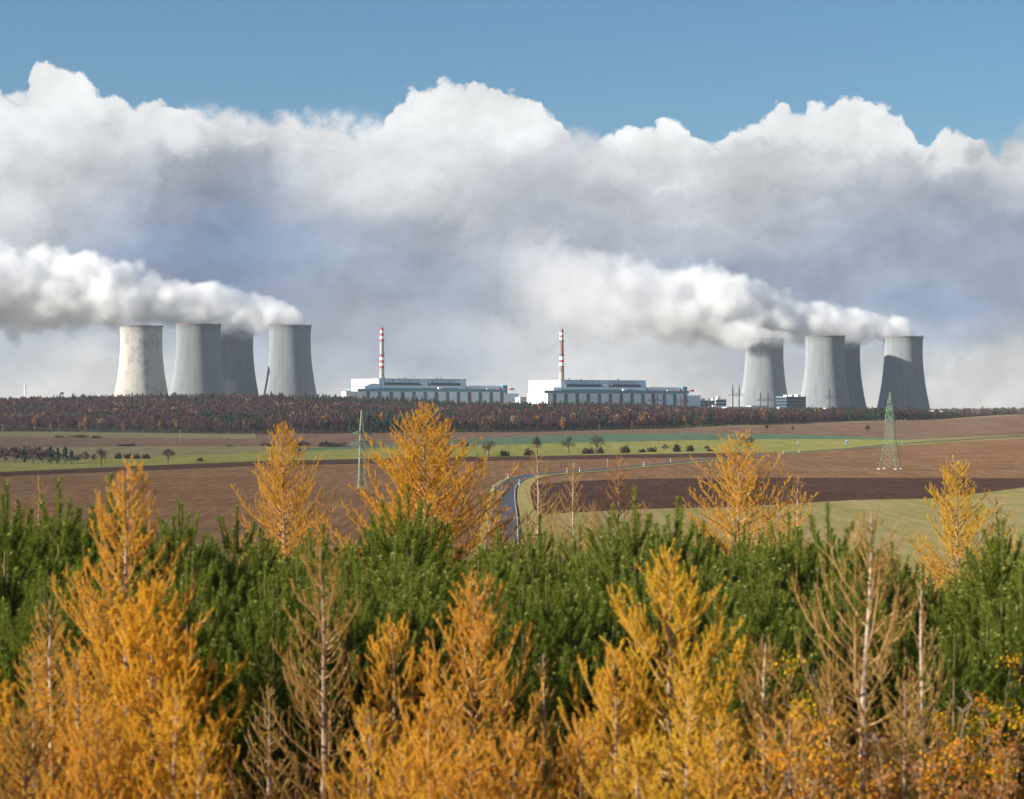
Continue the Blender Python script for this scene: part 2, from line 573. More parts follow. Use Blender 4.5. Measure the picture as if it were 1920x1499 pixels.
def field(name, mat, lo, hi, lift, rows=24, step=10):
    """a field between two edges drawn on the land; edges are (column, row) lists"""
    x0, x1 = lo[0][0], lo[-1][0]
    n = int((x1 - x0) / step) + 1
    cols = np.linspace(x0, x1, n)
    pl = np.interp(cols, [p[0] for p in lo], [p[1] for p in lo])
    ph = np.interp(cols, [p[0] for p in hi], [p[1] for p in hi])
    V = []
    for c, a, b in zip(cols, pl, ph):
        A, B = hit(c, a), hit(c, min(b, a - 0.3))
        for k in range(rows + 1):
            y = A[1] + (B[1] - A[1]) * k / rows
            x, y, z = at(c, y)
            V.append((x, y, z + lift))
    m = rows + 1
    i = np.arange(n - 1)[:, None] * m
    j = np.arange(rows)[None]
    mb = MB()
    mb.add(V, np.stack([i + j, i + m + j, i + m + j + 1, i + j + 1], -1).reshape(-1, 4))
    return tag(mb.build(name, mat, smooth=True), kind='structure')


X0, X1 = -350, 2300
field('harrowed_field', M['harrow'], [(X0, 1125), (X1, 1125)], [(X0, 897), (0, 886), (300, 873), (480, 866), (700, 861), (950, 857), (1180, 853), (1420, 849), (1520, 850), (1760, 832), (X1, 800)], 0.10, rows=60)
field('ploughed_strip', M['plough'], [(X0, 905), (0, 894), (300, 882), (480, 874), (700, 870), (950, 864), (1180, 860), (1400, 857)], [(X0, 897), (0, 886), (300, 873), (480, 866), (700, 861), (950, 857), (1180, 853), (1400, 850)], 0.20, rows=4)
field('ploughed_field', M['plough'], [(985, 965), (1200, 957), (1380, 953), (1500, 946), (1600, 940), (1750, 937), (1830, 928), (1920, 916), (X1, 890)],
      [(985, 915), (1010, 910), (1070, 904), (1200, 899), (1500, 897), (1920, 898), (X1, 880)], 0.20, rows=20)
field('stubble_field', M['stubble'], [(1000, 1088), (X1, 1088)], [(1000, 968), (1200, 957), (1380, 953), (1500, 946), (1600, 940), (1750, 937), (1830, 928), (1920, 916), (X1, 890)], 0.28, rows=30)
field('meadow', M['meadow'], [(X0, 897), (0, 886), (300, 873), (480, 866), (700, 861), (950, 857), (1180, 853), (1420, 849), (1520, 850), (1660, 839), (1760, 832)],
      [(X0, 880), (0, 868), (300, 857), (480, 849), (650, 843), (800, 838), (1000, 833), (1300, 826), (1450, 824), (1600, 824), (1700, 826), (1760, 827)], 0.14, rows=16)
field('crop_field', M['crop'], [(560, 847), (650, 843), (800, 838), (1000, 833), (1300, 826), (1450, 824), (1600, 824), (1700, 826)],
      [(560, 842), (700, 836), (820, 829), (950, 820), (1100, 815), (1300, 813), (1450, 815), (1600, 819), (1700, 825)], 0.16, rows=16)
field('pasture', M['olive'], [(X0, 880), (0, 868), (300, 857), (480, 849), (560, 847)], [(X0, 848), (0, 842), (230, 838), (480, 838), (560, 842)], 0.16, rows=10)
field('hillside_field', M['upland'], [(X0, 846), (0, 840), (230, 837), (480, 837), (600, 838), (700, 835), (820, 828), (950, 819), (1100, 814), (1300, 812), (1450, 814), (1600, 818), (1700, 824), (1920, 814), (X1, 800)],
      [(X0, 815), (0, 812), (200, 811), (500, 812), (800, 812), (950, 810), (1300, 804), (1440, 798), (1520, 794), (1700, 790), (1800, 786), (1920, 779), (X1, 772)], 0.14, rows=24)
field('hedge_pasture', M['olive'], [(X0, 828), (0, 820), (200, 822), (480, 824)], [(X0, 812), (0, 808), (200, 806), (480, 811)], 0.24, rows=8)

# ------------------------------------------------------------------ road
road_px = [(938, 1066), (941, 1020), (945, 975), (945, 940), (948, 920), (956, 908), (978, 897), (1020, 890), (1100, 884.5), (1180, 877), (1260, 870), (1340, 862.5), (1400, 857), (1500, 849), (1600, 842), (1680, 834), (1760, 828), (1850, 822), (1930, 817), (2050, 808)]
_rp = [hit(a, b)[:2] for a, b in road_px]


def spline(pts, n=12):
    pts = [np.array(p, float) for p in pts]
    P = [2 * pts[0] - pts[1]] + pts + [2 * pts[-1] - pts[-2]]
    out = []
    for i in range(1, len(P) - 2):
        for k in range(n):
            t = k / n
            out.append(0.5 * ((2 * P[i]) + (-P[i - 1] + P[i + 1]) * t + (2 * P[i - 1] - 5 * P[i] + 4 * P[i + 1] - P[i + 2]) * t * t + (-P[i - 1] + 3 * P[i] - 3 * P[i + 1] + P[i + 2]) * t ** 3))
    out.append(pts[-1])
    return np.array(out)


RC = spline(_rp, 14)
for _ in range(3):
    RC[1:-1] = (RC[:-2] + 2 * RC[1:-1] + RC[2:]) / 4
_d = np.gradient(RC, axis=0)
_d /= np.linalg.norm(_d, axis=1, keepdims=True)
RN = np.stack([_d[:, 1], -_d[:, 0]], -1)     # right-hand side of the road


def road_strip(name, mat, a, b, lift, k=4):
    mb = MB()
    V = []
    for c, nrm in zip(RC, RN):
        for j in range(k + 1):
            p = c + nrm * (a + (b - a) * j / k)
            V.append((p[0], p[1], hxy(p[0], p[1]) + lift))
    n, m = len(RC), k + 1
    i = np.arange(n - 1)[:, None] * m
    j = np.arange(k)[None]
    mb.add(V, np.stack([i + j, i + j + 1, i + m + j + 1, i + m + j], -1).reshape(-1, 4))
    return tag(mb.build(name, mat, smooth=True), kind='structure')


road_strip('grass_verge', M['strawgrass'], 3.0, 7.5, 0.30)
road_strip('grass_verge', M['strawgrass'], -4.6, -3.0, 0.30)
road_strip('road', M['asphalt'], -3.2, 3.2, 0.45)
road_strip('road_edge_line', M['white_line'], -3.0, -2.84, 0.50, 1)
road_strip('road_edge_line', M['white_line'], 2.84, 3.0, 0.50, 1)

# ------------------------------------------------------------------ power station
def concrete_mat(name, base, dark, dry):
    m, N = new_mat(name)
    tc = N('ShaderNodeTexCoord').outputs['Object']
    st = N.noise(N.vmath('MULTIPLY', tc, (1, 1, 0.07)), 0.16, 6.0, 0.65)
    bl = N.noise(tc, 0.055, 5.0, 0.65)
    fine = N.noise(N.vmath('MULTIPLY', tc, (1, 1, 0.5)), 0.6, 4.0, 0.7)
    z = N('ShaderNodeSeparateXYZ', {0: tc}).outputs[2]
    ring = N.math('PINGPONG', N.math('MULTIPLY', z, 1 / 3.0), 0.5)
    seam = N.smooth(ring, 0.0, 0.06, 0.90, 1.0)
    f = N.math('ADD', N.math('MULTIPLY', st, 0.55), N.math('MULTIPLY', fine, 0.45))
    if dry:     # weathered shell: dark speckled patches on pale concrete
        patch = N.math('MULTIPLY', N.smooth(bl, 0.44, 0.60), N.smooth(fine, 0.40, 0.56))
        c = N.mix(N.math('MULTIPLY', patch, 0.55), base + (1,), dark + (1,))
        c = N.mix(N.smooth(st, 0.5, 0.75, 0, 0.35), c, dark + (1,))
    else:
        c = N.mix(N.smooth(f, 0.40, 0.68, 0.0, 0.8), base + (1,), dark + (1,))
    topw = N.smooth(z, 112.0, 124.0, 0.0, 0.35)
    c = N.mix(topw, c, tuple(k * 0.6 for k in dark) + (1,))
    c = N.mix(1.0, c, N('ShaderNodeCombineXYZ', {0: seam, 1: seam, 2: seam}).outputs[0], 'MULTIPLY')
    b = N('ShaderNodeBsdfDiffuse', {'Color': c, 'Roughness': 0.8})
    return finish(m, N, b.outputs[0])


M['concrete'] = concrete_mat('damp_concrete', (0.275, 0.295, 0.305), (0.18, 0.20, 0.215), False)
M['concrete_dry'] = concrete_mat('dry_concrete', (0.60, 0.57, 0.51), (0.20, 0.19, 0.18), True)
M['rim'] = plain('rim_steel', (0.16, 0.13, 0.12), 0.7, 0.2, 0.4)
TH = 125.0


def tower_r(z):
    return 29.0 * math.sqrt(1 + ((z - 104.0) / 92.0) ** 2)


def tower_meshes(mat):
    mb = MB()
    zs = np.linspace(0, TH, 42)
    out = [(tower_r(z), z) for z in zs]
    inn = [(tower_r(z) - 1.0, z) for z in zs[::-1]]
    mb.lathe(out + inn, 96)
    shell = mb.mesh('shell', mat, True)
    mb = MB()
    r = tower_r(TH)
    mb.lathe([(r + 0.1, TH - 1.2), (r + 0.9, TH - 1.0), (r + 0.9, TH + 0.2), (r - 1.2, TH + 0.2), (r - 1.2, TH - 1.0)], 96)
    for k in range(72):
        a = k / 72 * 2 * math.pi
        c, s = math.cos(a) * (r + 0.5), math.sin(a) * (r + 0.5)
        mb.bar((c, s, TH), (c, s, TH + 1.7), 0.5)
    rim = mb.mesh('rim', M['rim'])
    mb = MB()
    pr = [(z, tower_r(z) + 0.5) for z in np.arange(2, TH, 3.0)]
    for off in (-0.45, 0.45):
        mb.tube([(-q, off, z) for z, q in pr], 0.14, 4)
    for z, q in pr:
        mb.box(-q - 0.5, -q + 0.3, -0.7, 0.7, z, z + 0.9)
    ladder = mb.mesh('ladder', M['rim'])
    return shell, rim, ladder


TM_WET, TM_DRY = tower_meshes(M['concrete']), tower_meshes(M['concrete_dry'])
TOWERS = [
    (265, 612, 3180, 'd', 'pale dry cooling tower with dark speckled patches and no steam, end of its row'),
    (372, 609, 3030, 'w', 'grey cooling tower beside the pale speckled one, its whole rim in view'),
    (437, 619, 3300, 'w', 'cooling tower half hidden behind a grey one near the pale speckled tower, top in steam'),
    (544, 611, 3220, 'w', 'grey cooling tower with bright patch near its top, nearest to the striped chimneys'),
    (1433, 636, 3470, 'w', 'cooling tower whose whole top fades into steam, just left of the dark glass office block'),
    (1547, 631, 3430, 'w', 'grey cooling tower with lit edge and a gantry pylon with two tall horns before it'),
    (1578, 640, 3620, 'w', 'cooling tower mostly hidden by the one with a gantry pylon before it, right flank showing'),
    (1694, 632, 3480, 'w', 'cooling tower standing right behind the green angle pylon, at the end of the row'),
]
TOP = []
for px, top, Y, k, lab in TOWERS:
    zt = (CY - top) / F * Y
    X = (px - CX) / F * Y
    t = empty('cooling_tower', (X, Y, zt - TH), lab, 'cooling tower', 'cooling towers of the power station', rotz=R(-20))
    for nm, me in zip(('shell', 'rim', 'ladder'), TM_DRY if k == 'd' else TM_WET):
        link_mesh(nm, me, t)
    TOP.append((X, Y, zt))

M['white_clad'] = plain('white_cladding', (0.80, 0.79, 0.76), 0.6, 0.05, 0.05)
M['blue_clad'] = plain('pale_blue_cladding', (0.72, 0.83, 0.86), 0.6, 0.08, 0.06)
M['teal'] = plain('teal_paint', (0.08, 0.27, 0.29), 0.5, 0.12, 0.1)
M['dark_steel'] = plain('dark_steel', (0.035, 0.07, 0.09), 0.5, 0.2, 0.3)
M['strip'] = plain('dark_window_strip', (0.075, 0.10, 0.13), 0.35, 0.25, 0.2)
M['strip_red'] = plain('rust_window_strip', (0.13, 0.06, 0.06), 0.5, 0.25, 0.2)
M['red'] = plain('red_paint', (0.42, 0.05, 0.045), 0.6, 0.1, 0.2)
M['white'] = plain('white_paint', (0.78, 0.77, 0.75), 0.6, 0.05, 0.2)
M['chim'] = plain('chimney_concrete', (0.34, 0.31, 0.28), 0.8, 0.1, 0.2)
M['chim_red'] = plain('faded_red_concrete', (0.26, 0.17, 0.15), 0.8, 0.15, 0.2)
M['glass'] = plain('dark_glass', (0.02, 0.035, 0.05), 0.15, 0.2, 0.5, spec=0.6)
M['roof_grey'] = plain('roof_felt', (0.35, 0.37, 0.38), 0.8, 0.1, 0.1)


def part(name, mat, parent, fn, smooth=False):
    mb = MB()
    fn(mb)
    return mb.build(name, mat, parent, smooth)


TH_B = R(35)


def reactor_building(px, Y, ztop, label, seed):
    """local x runs along the long front, y goes back; the origin is the front left corner of the tall hall"""
    rg = random.Random(seed)
    X = (px - CX) / F * Y
    zg = ztop - 52
    b = empty('reactor_building', (X, Y, zg), label, 'power station', 'reactor buildings', rotz=TH_B)
    H = 52.0
    hall = part('reactor_hall', M['white_clad'], b, lambda m: (m.box(0, 143, 0, 72, 0, H - 0.8), [m.box(-0.4, 0.0, y, y + 0.7, 12, H - 1) for y in range(4, 72, 8)]))
    part('front_cladding', M['blue_clad'], hall, lambda m: m.box(0, 143, -0.5, 0, 0, H - 1.5))
    part('roof', M['roof_grey'], hall, lambda m: (m.box(-0.8, 143.8, -0.9, 72.5, H - 0.8, H)))
    zi = H - 10.5
    inter = part('deaerator_building', M['blue_clad'], b, lambda m: m.box(-22, 132, -15, -0.5, 0, zi))
    part('roof', M['white'], inter, lambda m: m.box(-22.5, 132.5, -15.4, -0.6, zi, zi + 0.8))
    for x0, x1 in ((3, 62), (78, 128)):
        deck = part('pipe_deck', M['dark_steel'], b, lambda m: (m.box(x0, x1, -9, -3, zi + 0.8, zi + 3.2), m.box(x0, x1, -10, -2.6, zi + 4.2, zi + 4.7), [m.box(x, x + 0.6, -9.5, -3, zi + 3.2, zi + 4.2) for x in np.arange(x0, x1, 4)]))
        for k in range(6):
            vx = x0 + 4 + (x1 - x0 - 8) * (k + rg.uniform(-0.25, 0.25)) / 5
            hh = rg.uniform(3, 7.5)
            part('vent_stack', M['dark_steel'], deck, lambda m: (m.tube([(vx, -6, zi + 4), (vx, -6, zi + 4 + hh)], 0.55, 8), m.lathe([(0.9, zi + 4 + hh), (0.9, zi + 5 + hh)], 8) if False else m.box(vx - 0.9, vx + 0.9, -6.9, -5.1, zi + 4 + hh, zi + 5 + hh)))
    part('steam_drum', M['white'], b, lambda m: m.tube([(66, -6, zi + 2.6), (74, -6, zi + 2.6)], 1.7, 12))
    zt = H - 15.0
    tur = part('turbine_hall', M['blue_clad'], b, lambda m: m.box(-64, 167, -60, -15, 0, zt - 3))
    part('side_cladding', M['white_clad'], tur, lambda m: m.box(-64.4, -64, -60, -15, 0, zt - 3.2))
    part('roof', M['roof_grey'], tur, lambda m: m.box(-64, 167, -60, -15, zt - 0.4, zt + 0.2))
    part('roof_band', M['teal'], tur, lambda m: (m.box(-70, 168.5, -61.2, -60.1, zt - 3, zt + 0.6), m.box(-70, -64.6, -60.1, -30, zt - 1.2, zt - 0.2)))
    part('upper_band', M['teal'], b, lambda m: m.box(-10, 118, -17, -15.6, zi - 4.2, zi - 2.4))
    n = 13
    for k in range(n):
        x = -56 + k * (216.0 / (n - 1))
        part('window_strip', M['strip'] if k % 3 else M['strip_red'], tur, lambda m: (m.box(x, x + 5.2, -60.35, -60.0, 3, zt - 3.4)))
        part('cladding_panel', M['blue_clad'], tur, lambda m: m.box(x + 6.0, x + 17.2, -60.6, -60.0, 5, zt - 5.5))
    sb = part('ventilation_block', M['white_clad'], b, lambda m: m.box(140, 196, -10, 18, 0, H - 9.0))
    part('lower_front', M['white'], sb, lambda m: m.box(168, 198, -16, -10, 0, H - 13))
    for x in (186, 206):
        part('red_annex', M['red'], b, lambda m: m.box(x, x + 6, -19, -16, zt, H - 12.6))
    part('service_tower', M['teal'], b, lambda m: m.box(196, 204, -14, 4, 0, H - 8.4))
    part('end_annex', M['blue_clad'], b, lambda m: (m.box(169, 196, -52, -18, 0, zt - 6), m.box(168.5, 196.5, -52.6, -18, zt - 6, zt - 5.2)))
    part('roof_tank', M['white'], b, lambda m: m.tube([(60, -56, zt + 1.6), (66, -56, zt + 1.6)], 1.4, 10))
    return b


reactor_building(710, 3100, (CY - 710) / F * 3100, 'long reactor building, lower half hidden by the wood, nearer the pale speckled cooling tower', 1)
reactor_building(1051, 3000, (CY - 712.5) / F * 3000, 'long reactor building whose tall pale blue facade with dark strips stands clear of the wood', 2)


def chimney(px, top, Y, label, bands):
    X = (px - CX) / F * Y
    zt = (CY - top) / F * Y
    zb = -14.0
    c = empty('chimney', (X, Y, zb), label, 'chimney', 'striped ventilation chimneys')
    H = zt - zb
    rad = lambda z: 4.3 - 1.75 * z / H
    zof = lambda py: (CY - py) / F * Y - zb
    edges = [(H, None)] + bands
    z1 = H
    for py, mat in bands:
        z0 = max(zof(py), 0)
        mb = MB()
        ring = [(rad(z), z) for z in np.linspace(z0, z1, 4)]
        mb.lathe(ring, 28, cap=(z1 == H))
        mb.build('stack_band', M[mat], c, True)
        z1 = z0
    for z in (zof(640), zof(666)):
        mb = MB()
        r = rad(z)
        mb.lathe([(r, z - 0.4), (r + 1.0, z - 0.2), (r + 1.0, z + 0.9), (r + 0.8, z + 0.9), (r + 0.8, z), (r, z)], 28)
        mb.build('gallery', M['rim'], c)
    for k in range(3):
        mb = MB()
        a = k * 2.1
        mb.bar((rad(H) * math.cos(a), rad(H) * math.sin(a), H), (rad(H) * math.cos(a), rad(H) * math.sin(a), H + 3), 0.25)
        mb.build('lightning_rod', M['rim'], c)


chimney(716, 615, 3190, 'red and white banded chimney with a bare grey middle, bright red bands',
        [(620, 'red'), (625, 'white'), (630.5, 'red'), (636, 'white'), (640.5, 'red'), (665, 'chim'), (670, 'red'), (675.5, 'white'), (681, 'red'), (686, 'white'), (691, 'red'), (800, 'chim')])
chimney(1053, 618, 3090, 'banded chimney with faded rust coloured shaft and white rings, behind the taller facade',
        [(624, 'chim_red'), (629, 'white'), (633, 'red'), (638, 'white'), (669, 'chim_red'), (675, 'white'), (680, 'red'), (686, 'white'), (698, 'chim_red'), (800, 'chim')])


def block(name, px, Y, top, wpx, depth, label, mat, floors=0, floor_mat='glass', roof_bits=0, yaw=R(20), bottom=None, cat='building', seed=0):
    """flat roofed building: walls, roof slab, window bands or doors, roof boxes"""
    rg = random.Random(seed + int(px))
    X, _, zg = at(px, Y)
    zt = (CY - top) / F * Y
    zg = min(zg, zt - 8) - 1
    w = wpx / F * Y / math.cos(yaw) * 0.86
    h = zt - zg
    b = empty(name, (X, Y, zg), label, cat, rotz=yaw)
    part('wall', mat, b, lambda m: m.box(-w / 2, w / 2, 0, depth, 0, h - 0.6))
    part('roof', M['roof_grey'], b, lambda m: m.box(-w / 2 - 0.4, w / 2 + 0.4, -0.4, depth + 0.4, h - 0.6, h))
    for k in range(floors):
        z = h - 0.6 - (k + 1) * 4.0
        if z < 1:
            break
        part('window_band', M[floor_mat], b, lambda m: (m.box(-w / 2 + 0.5, w / 2 - 0.5, -0.25, 0, z + 0.6, z + 3.2), m.box(-w / 2 - 0.2, -w / 2, 0.5, depth - 0.5, z + 0.6, z + 3.2)))
    for k in range(roof_bits):
        x = -w / 2 + w * (k + rg.uniform(0.3, 0.7)) / roof_bits
        bw = rg.uniform(2.0, 4.5)
        part('roof_unit', M['white'], b, lambda m: m.box(x - bw / 2, x + bw / 2, depth * 0.3, depth * 0.6, h, h + rg.uniform(1.8, 4)))
    if not floors:
        part('door', M['dark_steel'], b, lambda m: m.box(-1.6, 1.6, -0.12, 0, 0, 3.6))
    return b


block('office_block', 1493, 2950, 744, 44, 30, 'dark glass office block with white roof units, in front of the cooling towers', M['strip'], 6, roof_bits=3)
block('office_block', 1331, 3080, 751, 44, 16, 'low pale office building with dark window bands, just past the end of the tall facade', M['white_clad'], 4, roof_bits=2)
block('office_block', 1352, 3050, 749, 24, 14, 'small pale block with dark window bands beside the low office building', M['blue_clad'], 5, roof_bits=1)
block('shed', 1347, 2800, 760, 16, 9, 'small bright white shed at the wood edge below the office buildings', M['white'])
block('warehouse', 1390, 2900, 763, 64, 18, 'long low white warehouse along the wood, below the cooling tower fading into steam', M['white_clad'])
block('warehouse', 1425, 3000, 761, 40, 14, 'low pale blue warehouse behind the long white one', M['blue_clad'])
block('shed', 1474, 2800, 764, 30, 8, 'flat white shed at the foot of the dark glass office block', M['white'])
block('shed', 1560, 2820, 765, 26, 8, 'small white shed below the gantry pylon between the cooling towers', M['white'])
block('shed', 1704, 2480, 770, 14, 12, 'bright white box shaped shed among trees right of the green angle pylon', M['white'])
block('shed', 1756, 2500, 770, 12, 10, 'small white shed in the trees, farthest right of the buildings', M['white'])
block('warehouse', 1783, 2600, 771, 40, 12, 'long low grey warehouse half hidden in the trees at the far right', M['blue_clad'])
block('warehouse', 1652, 3100, 764, 22, 12, 'low rust red hall between the last two cooling towers', M['strip_red'])
block('warehouse', 981, 2850, 745, 14, 12, 'low white building at the wood edge between the two reactor buildings', M['white_clad'], yaw=R(30))
block('warehouse', 664, 3000, 734, 34, 14, 'low white annex at the foot of the white end wall', M['white_clad'], yaw=R(30))


# ------------------------------------------------------------------ pylons and poles
M['pylon'] = plain('pale_green_paint', (0.20, 0.28, 0.19), 0.5, 0.15, 0.6)
M['gantry'] = plain('dull_red_steel', (0.10, 0.065, 0.075), 0.6, 0.2, 0.4)
M['wood_pole'] = plain('weathered_pole', (0.30, 0.24, 0.19), 0.9, 0.2, 0.8)
M['insul'] = plain('brown_insulator', (0.10, 0.05, 0.03), 0.3, 0.1, 1.0)


def lattice(mb, prof, w_leg, w_br, n, cross=True):
    """square lattice shaft; prof = (z, half width) corners, n bays between neighbours"""
    sg = ((-1, -1), (1, -1), (1, 1), (-1, 1))
    zs = []
    for (z0, h0), (z1, h1), k in zip(prof[:-1], prof[1:], n):
        for i in range(k):
            zs.append((z0 + (z1 - z0) * i / k, h0 + (h1 - h0) * i / k))
    zs.append(prof[-1])
    flip = False
    for (z0, h0), (z1, h1) in zip(zs[:-1], zs[1:]):
        c0 = [Vector((a * h0, b * h0, z0)) for a, b in sg]
        c1 = [Vector((a * h1, b * h1, z1)) for a, b in sg]
        for i in range(4):
            mb.bar(c0[i], c1[i], w_leg)
            j = (i + 1) % 4
            if cross or flip:
                mb.bar(c0[i], c1[j], w_br)
            if cross or not flip:
                mb.bar(c0[j], c1[i], w_br)
            if cross:
                mb.bar(c0[i], c0[j], w_br)
        flip = not flip


def cross_arm(parent, z, half, hw, rise, w, ends=True):
    mb = MB()
    for s in (-1, 1):
        tip = Vector((s * half, 0, z))
        for b in (-hw, hw):
            mb.bar((s * hw, b, z), tip, w)
            mb.bar((s * hw, b, z + rise), tip, w)
            m1 = Vector((s * (hw + half) / 2, b / 2, z))
            mb.bar((s * hw, b, z + rise), m1, w * 0.8)
        mb.bar((s * (hw + half) / 2, -hw / 2, z), (s * (hw + half) / 2, hw / 2, z), w * 0.8)
    arm = mb.build('cross_arm', M['pylon'], parent)
    for s in (-1, 1):
        mb = MB()
        for k in range(5):
            mb.lathe([(0.05, z - 0.2 - k * 0.22), (0.16, z - 0.25 - k * 0.22), (0.05, z - 0.36 - k * 0.22)], 8)
        mb.v = [v + np.array([s * (half - 0.1), 0, 0]) for v in mb.v]
        mb.build('insulator', M['insul'], arm)
    return arm


b = hit(678, 917)
py_l = empty('power_pylon', tuple(b), 'slender pale green lattice pylon with two cross arms, left of the tall golden larch', 'pylon', 'green lattice pylons', rotz=R(14))
k = b[1] / F
hh = 147 * k
zz = lambda row: (917 - row) * k
mb = MB()
lattice(mb, [(0, 1.02), (zz(834), 0.62), (zz(800), 0.48), (hh, 0.06)], 0.12, 0.16, [7, 3, 4], False)
mb.build('lattice_shaft', M['pylon'], py_l)
cross_arm(py_l, zz(813.5), 18.5 * k, 0.5, 5.5 * k, 0.26)
cross_arm(py_l, zz(834.5), 24.5 * k, 0.6, 7.5 * k, 0.26)
mb = MB()
for a in (-1, 1):
    for c in (-1, 1):
        mb.box(a * 1.02 - 0.35, a * 1.02 + 0.35, c * 1.02 - 0.35, c * 1.02 + 0.35, -0.6, 0.35)
mb.build('footing', M['chim'], py_l)

b = hit(1669, 881)
py_r = empty('power_pylon', tuple(b), 'broad footed pale green angle pylon on the brown field, in front of a cooling tower', 'pylon', 'green lattice pylons', rotz=R(62))
k = b[1] / F
hh = 146 * k
zz = lambda row: (881 - row) * k
mb = MB()
lattice(mb, [(0, 3.4), (zz(826), 1.75), (zz(786), 1.45), (zz(770), 1.1), (hh, 0.08)], 0.13, 0.06, [3, 4, 2, 4])
mb.build('lattice_shaft', M['pylon'], py_r)
cross_arm(py_r, zz(791), 5.6, 1.45, 2.6, 0.2)
cross_arm(py_r, zz(773), 4.4, 1.2, 2.2, 0.2)
cross_arm(py_r, zz(757), 3.2, 0.7, 1.6, 0.16)
mb = MB()
for a in (-1, 1):
    for c in (-1, 1):
        mb.box(a * 3.4 - 0.6, a * 3.4 + 0.6, c * 3.4 - 0.6, c * 3.4 + 0.6, -0.8, 0.6)
mb.build('footing', M['chim'], py_r)


def gantry(px, top, Y, span_px, label, yaw):
    X, _, zg = at(px, Y)
    zt = (CY - top) / F * Y
    H = zt - zg
    g = empty('gantry_pylon', (X, Y, zg), label, 'pylon', 'gantry pylons in the switchyard', rotz=yaw)
    hs = span_px / F * Y / 2
    for s in (-1, 1):
        mb = MB()
        zs = np.linspace(0, H * 0.68, 8)
        for z0, z1 in zip(zs[:-1], zs[1:]):
            h0, h1 = 2.6 - 1.9 * z0 / (H * 0.68), 2.6 - 1.9 * z1 / (H * 0.68)
            for c in (-1, 1):
                mb.bar((s * hs, c * h0, z0), (s * hs, c * h1, z1), 0.65)
                mb.bar((s * hs, c * h0, z0), (s * hs, -c * h1, z1), 0.4)
        mb.build('mast', M['gantry'], g)
        mb = MB()
        mb.bar((s * hs - 0.8, 0, H * 0.68), (s * hs, 0, H), 0.65)
        mb.bar((s * hs + 0.8, 0, H * 0.68), (s * hs, 0, H), 0.65)
        mb.build('peak', M['gantry'], g)
    mb = MB()
    L = hs * 2.4
    for z in (H * 0.68, H * 0.75):
        mb.bar((-L, 0, H * 0.70), (-hs, 0, z), 0.4)
        mb.bar((-hs, 0, z), (hs, 0, z), 0.4)
        mb.bar((hs, 0, z), (L, 0, H * 0.70), 0.4)
    xs = np.linspace(-hs, hs, 7)
    for i, (x0, x1) in enumerate(zip(xs[:-1], xs[1:])):
        mb.bar((x0, 0, H * (0.68 if i % 2 else 0.75)), (x1, 0, H * (0.75 if i % 2 else 0.68)), 0.28)
    mb.build('cross_beam', M['gantry'], g)


gantry(1380, 722, 2900, 13, 'gantry pylon against the sky just left of the cooling tower fading into steam', R(15))
gantry(1433, 736, 2850, 15, 'wide dull red gantry pylon before the foot of the tower fading into steam', R(10))
gantry(1562, 728, 2850, 14, 'gantry pylon with two tall horns before the grey tower right of the office block', R(12))
gantry(1693, 752, 3000, 8, 'small dark gantry pylon low on the tower behind the green angle pylon', R(10))
gantry(1227, 738, 2700, 12, 'dull red gantry pylon before the tall facade, nearer the chimney', R(20))
gantry(1282, 741, 2650, 12, 'dull red gantry pylon before the far end of the tall facade', R(20))
gantry(1334, 746, 2750, 10, 'dull red gantry pylon before the low office building', R(20))


def pole(px, py, top, label, h_arm=True, name='utility_pole', mat='wood_pole', r=0.16):
    b = hit(px, py)
    H = (py - top) * b[1] / F
    p = empty(name, tuple(b), label, 'pole')
    mb = MB()
    mb.tube([(0, 0, -0.5), (0, 0, H)], [r, r * 0.7], 8)
    mb.build('shaft', M[mat], p, True)
    if h_arm:
        mb = MB()
        mb.bar((-0.9, 0, H - 0.5), (0.9, 0, H - 0.5), 0.14)
        mb.build('cross_bar', M[mat], p)
    return p, b + np.array([0, 0, H - 0.45])


_, pa = pole(338, 834, 806, 'pale thin utility pole standing alone on the field edge below the wood')
_, pb = pole(5, 820, 796, 'thin utility pole at the foot of the wood, at the photo edge')
pole(1139, 879, 860, 'short grey post beside the bend of the road', False, r=0.2)
mb = MB()
for off in (-0.8, 0.8):
    mb.tube([tuple(pa + (pb - pa) * t + np.array([0, off, -3.2 * 4 * t * (1 - t) * 0.6])) for t in np.linspace(0, 1, 14)], 0.05, 4)
tag(mb.build('power_line', M['dark_steel']), 'pair of thin wires strung between two utility poles below the wood', 'wires')
X, _, zg = at(47, 2560)
mb = MB()
mb.tube([(0, 0, 0), (0, 0, 24)], [0.8, 0.5], 10)
mb.lathe([(0.5, 24), (1.3, 24.4), (1.3, 26.4), (0.5, 27)], 10, cap=True)
tag(mb.build('mast', M['white'], loc=(X, 2560, zg)), 'thin pale mast rising above the far wood, away from the towers', 'mast')
X, _, zg = at(116, 2560)
mb = MB()
mb.tube([(0, 0, 0), (0, 0, 17)], [0.7, 0.4], 8)
mb.box(-2, 2, -0.5, 0.5, 16, 18.5)
tag(mb.build('floodlight_mast', M['dark_steel'], loc=(X, 2560, zg)), 'dark mast with a flat head just above the wood, near the pale thin mast', 'mast')

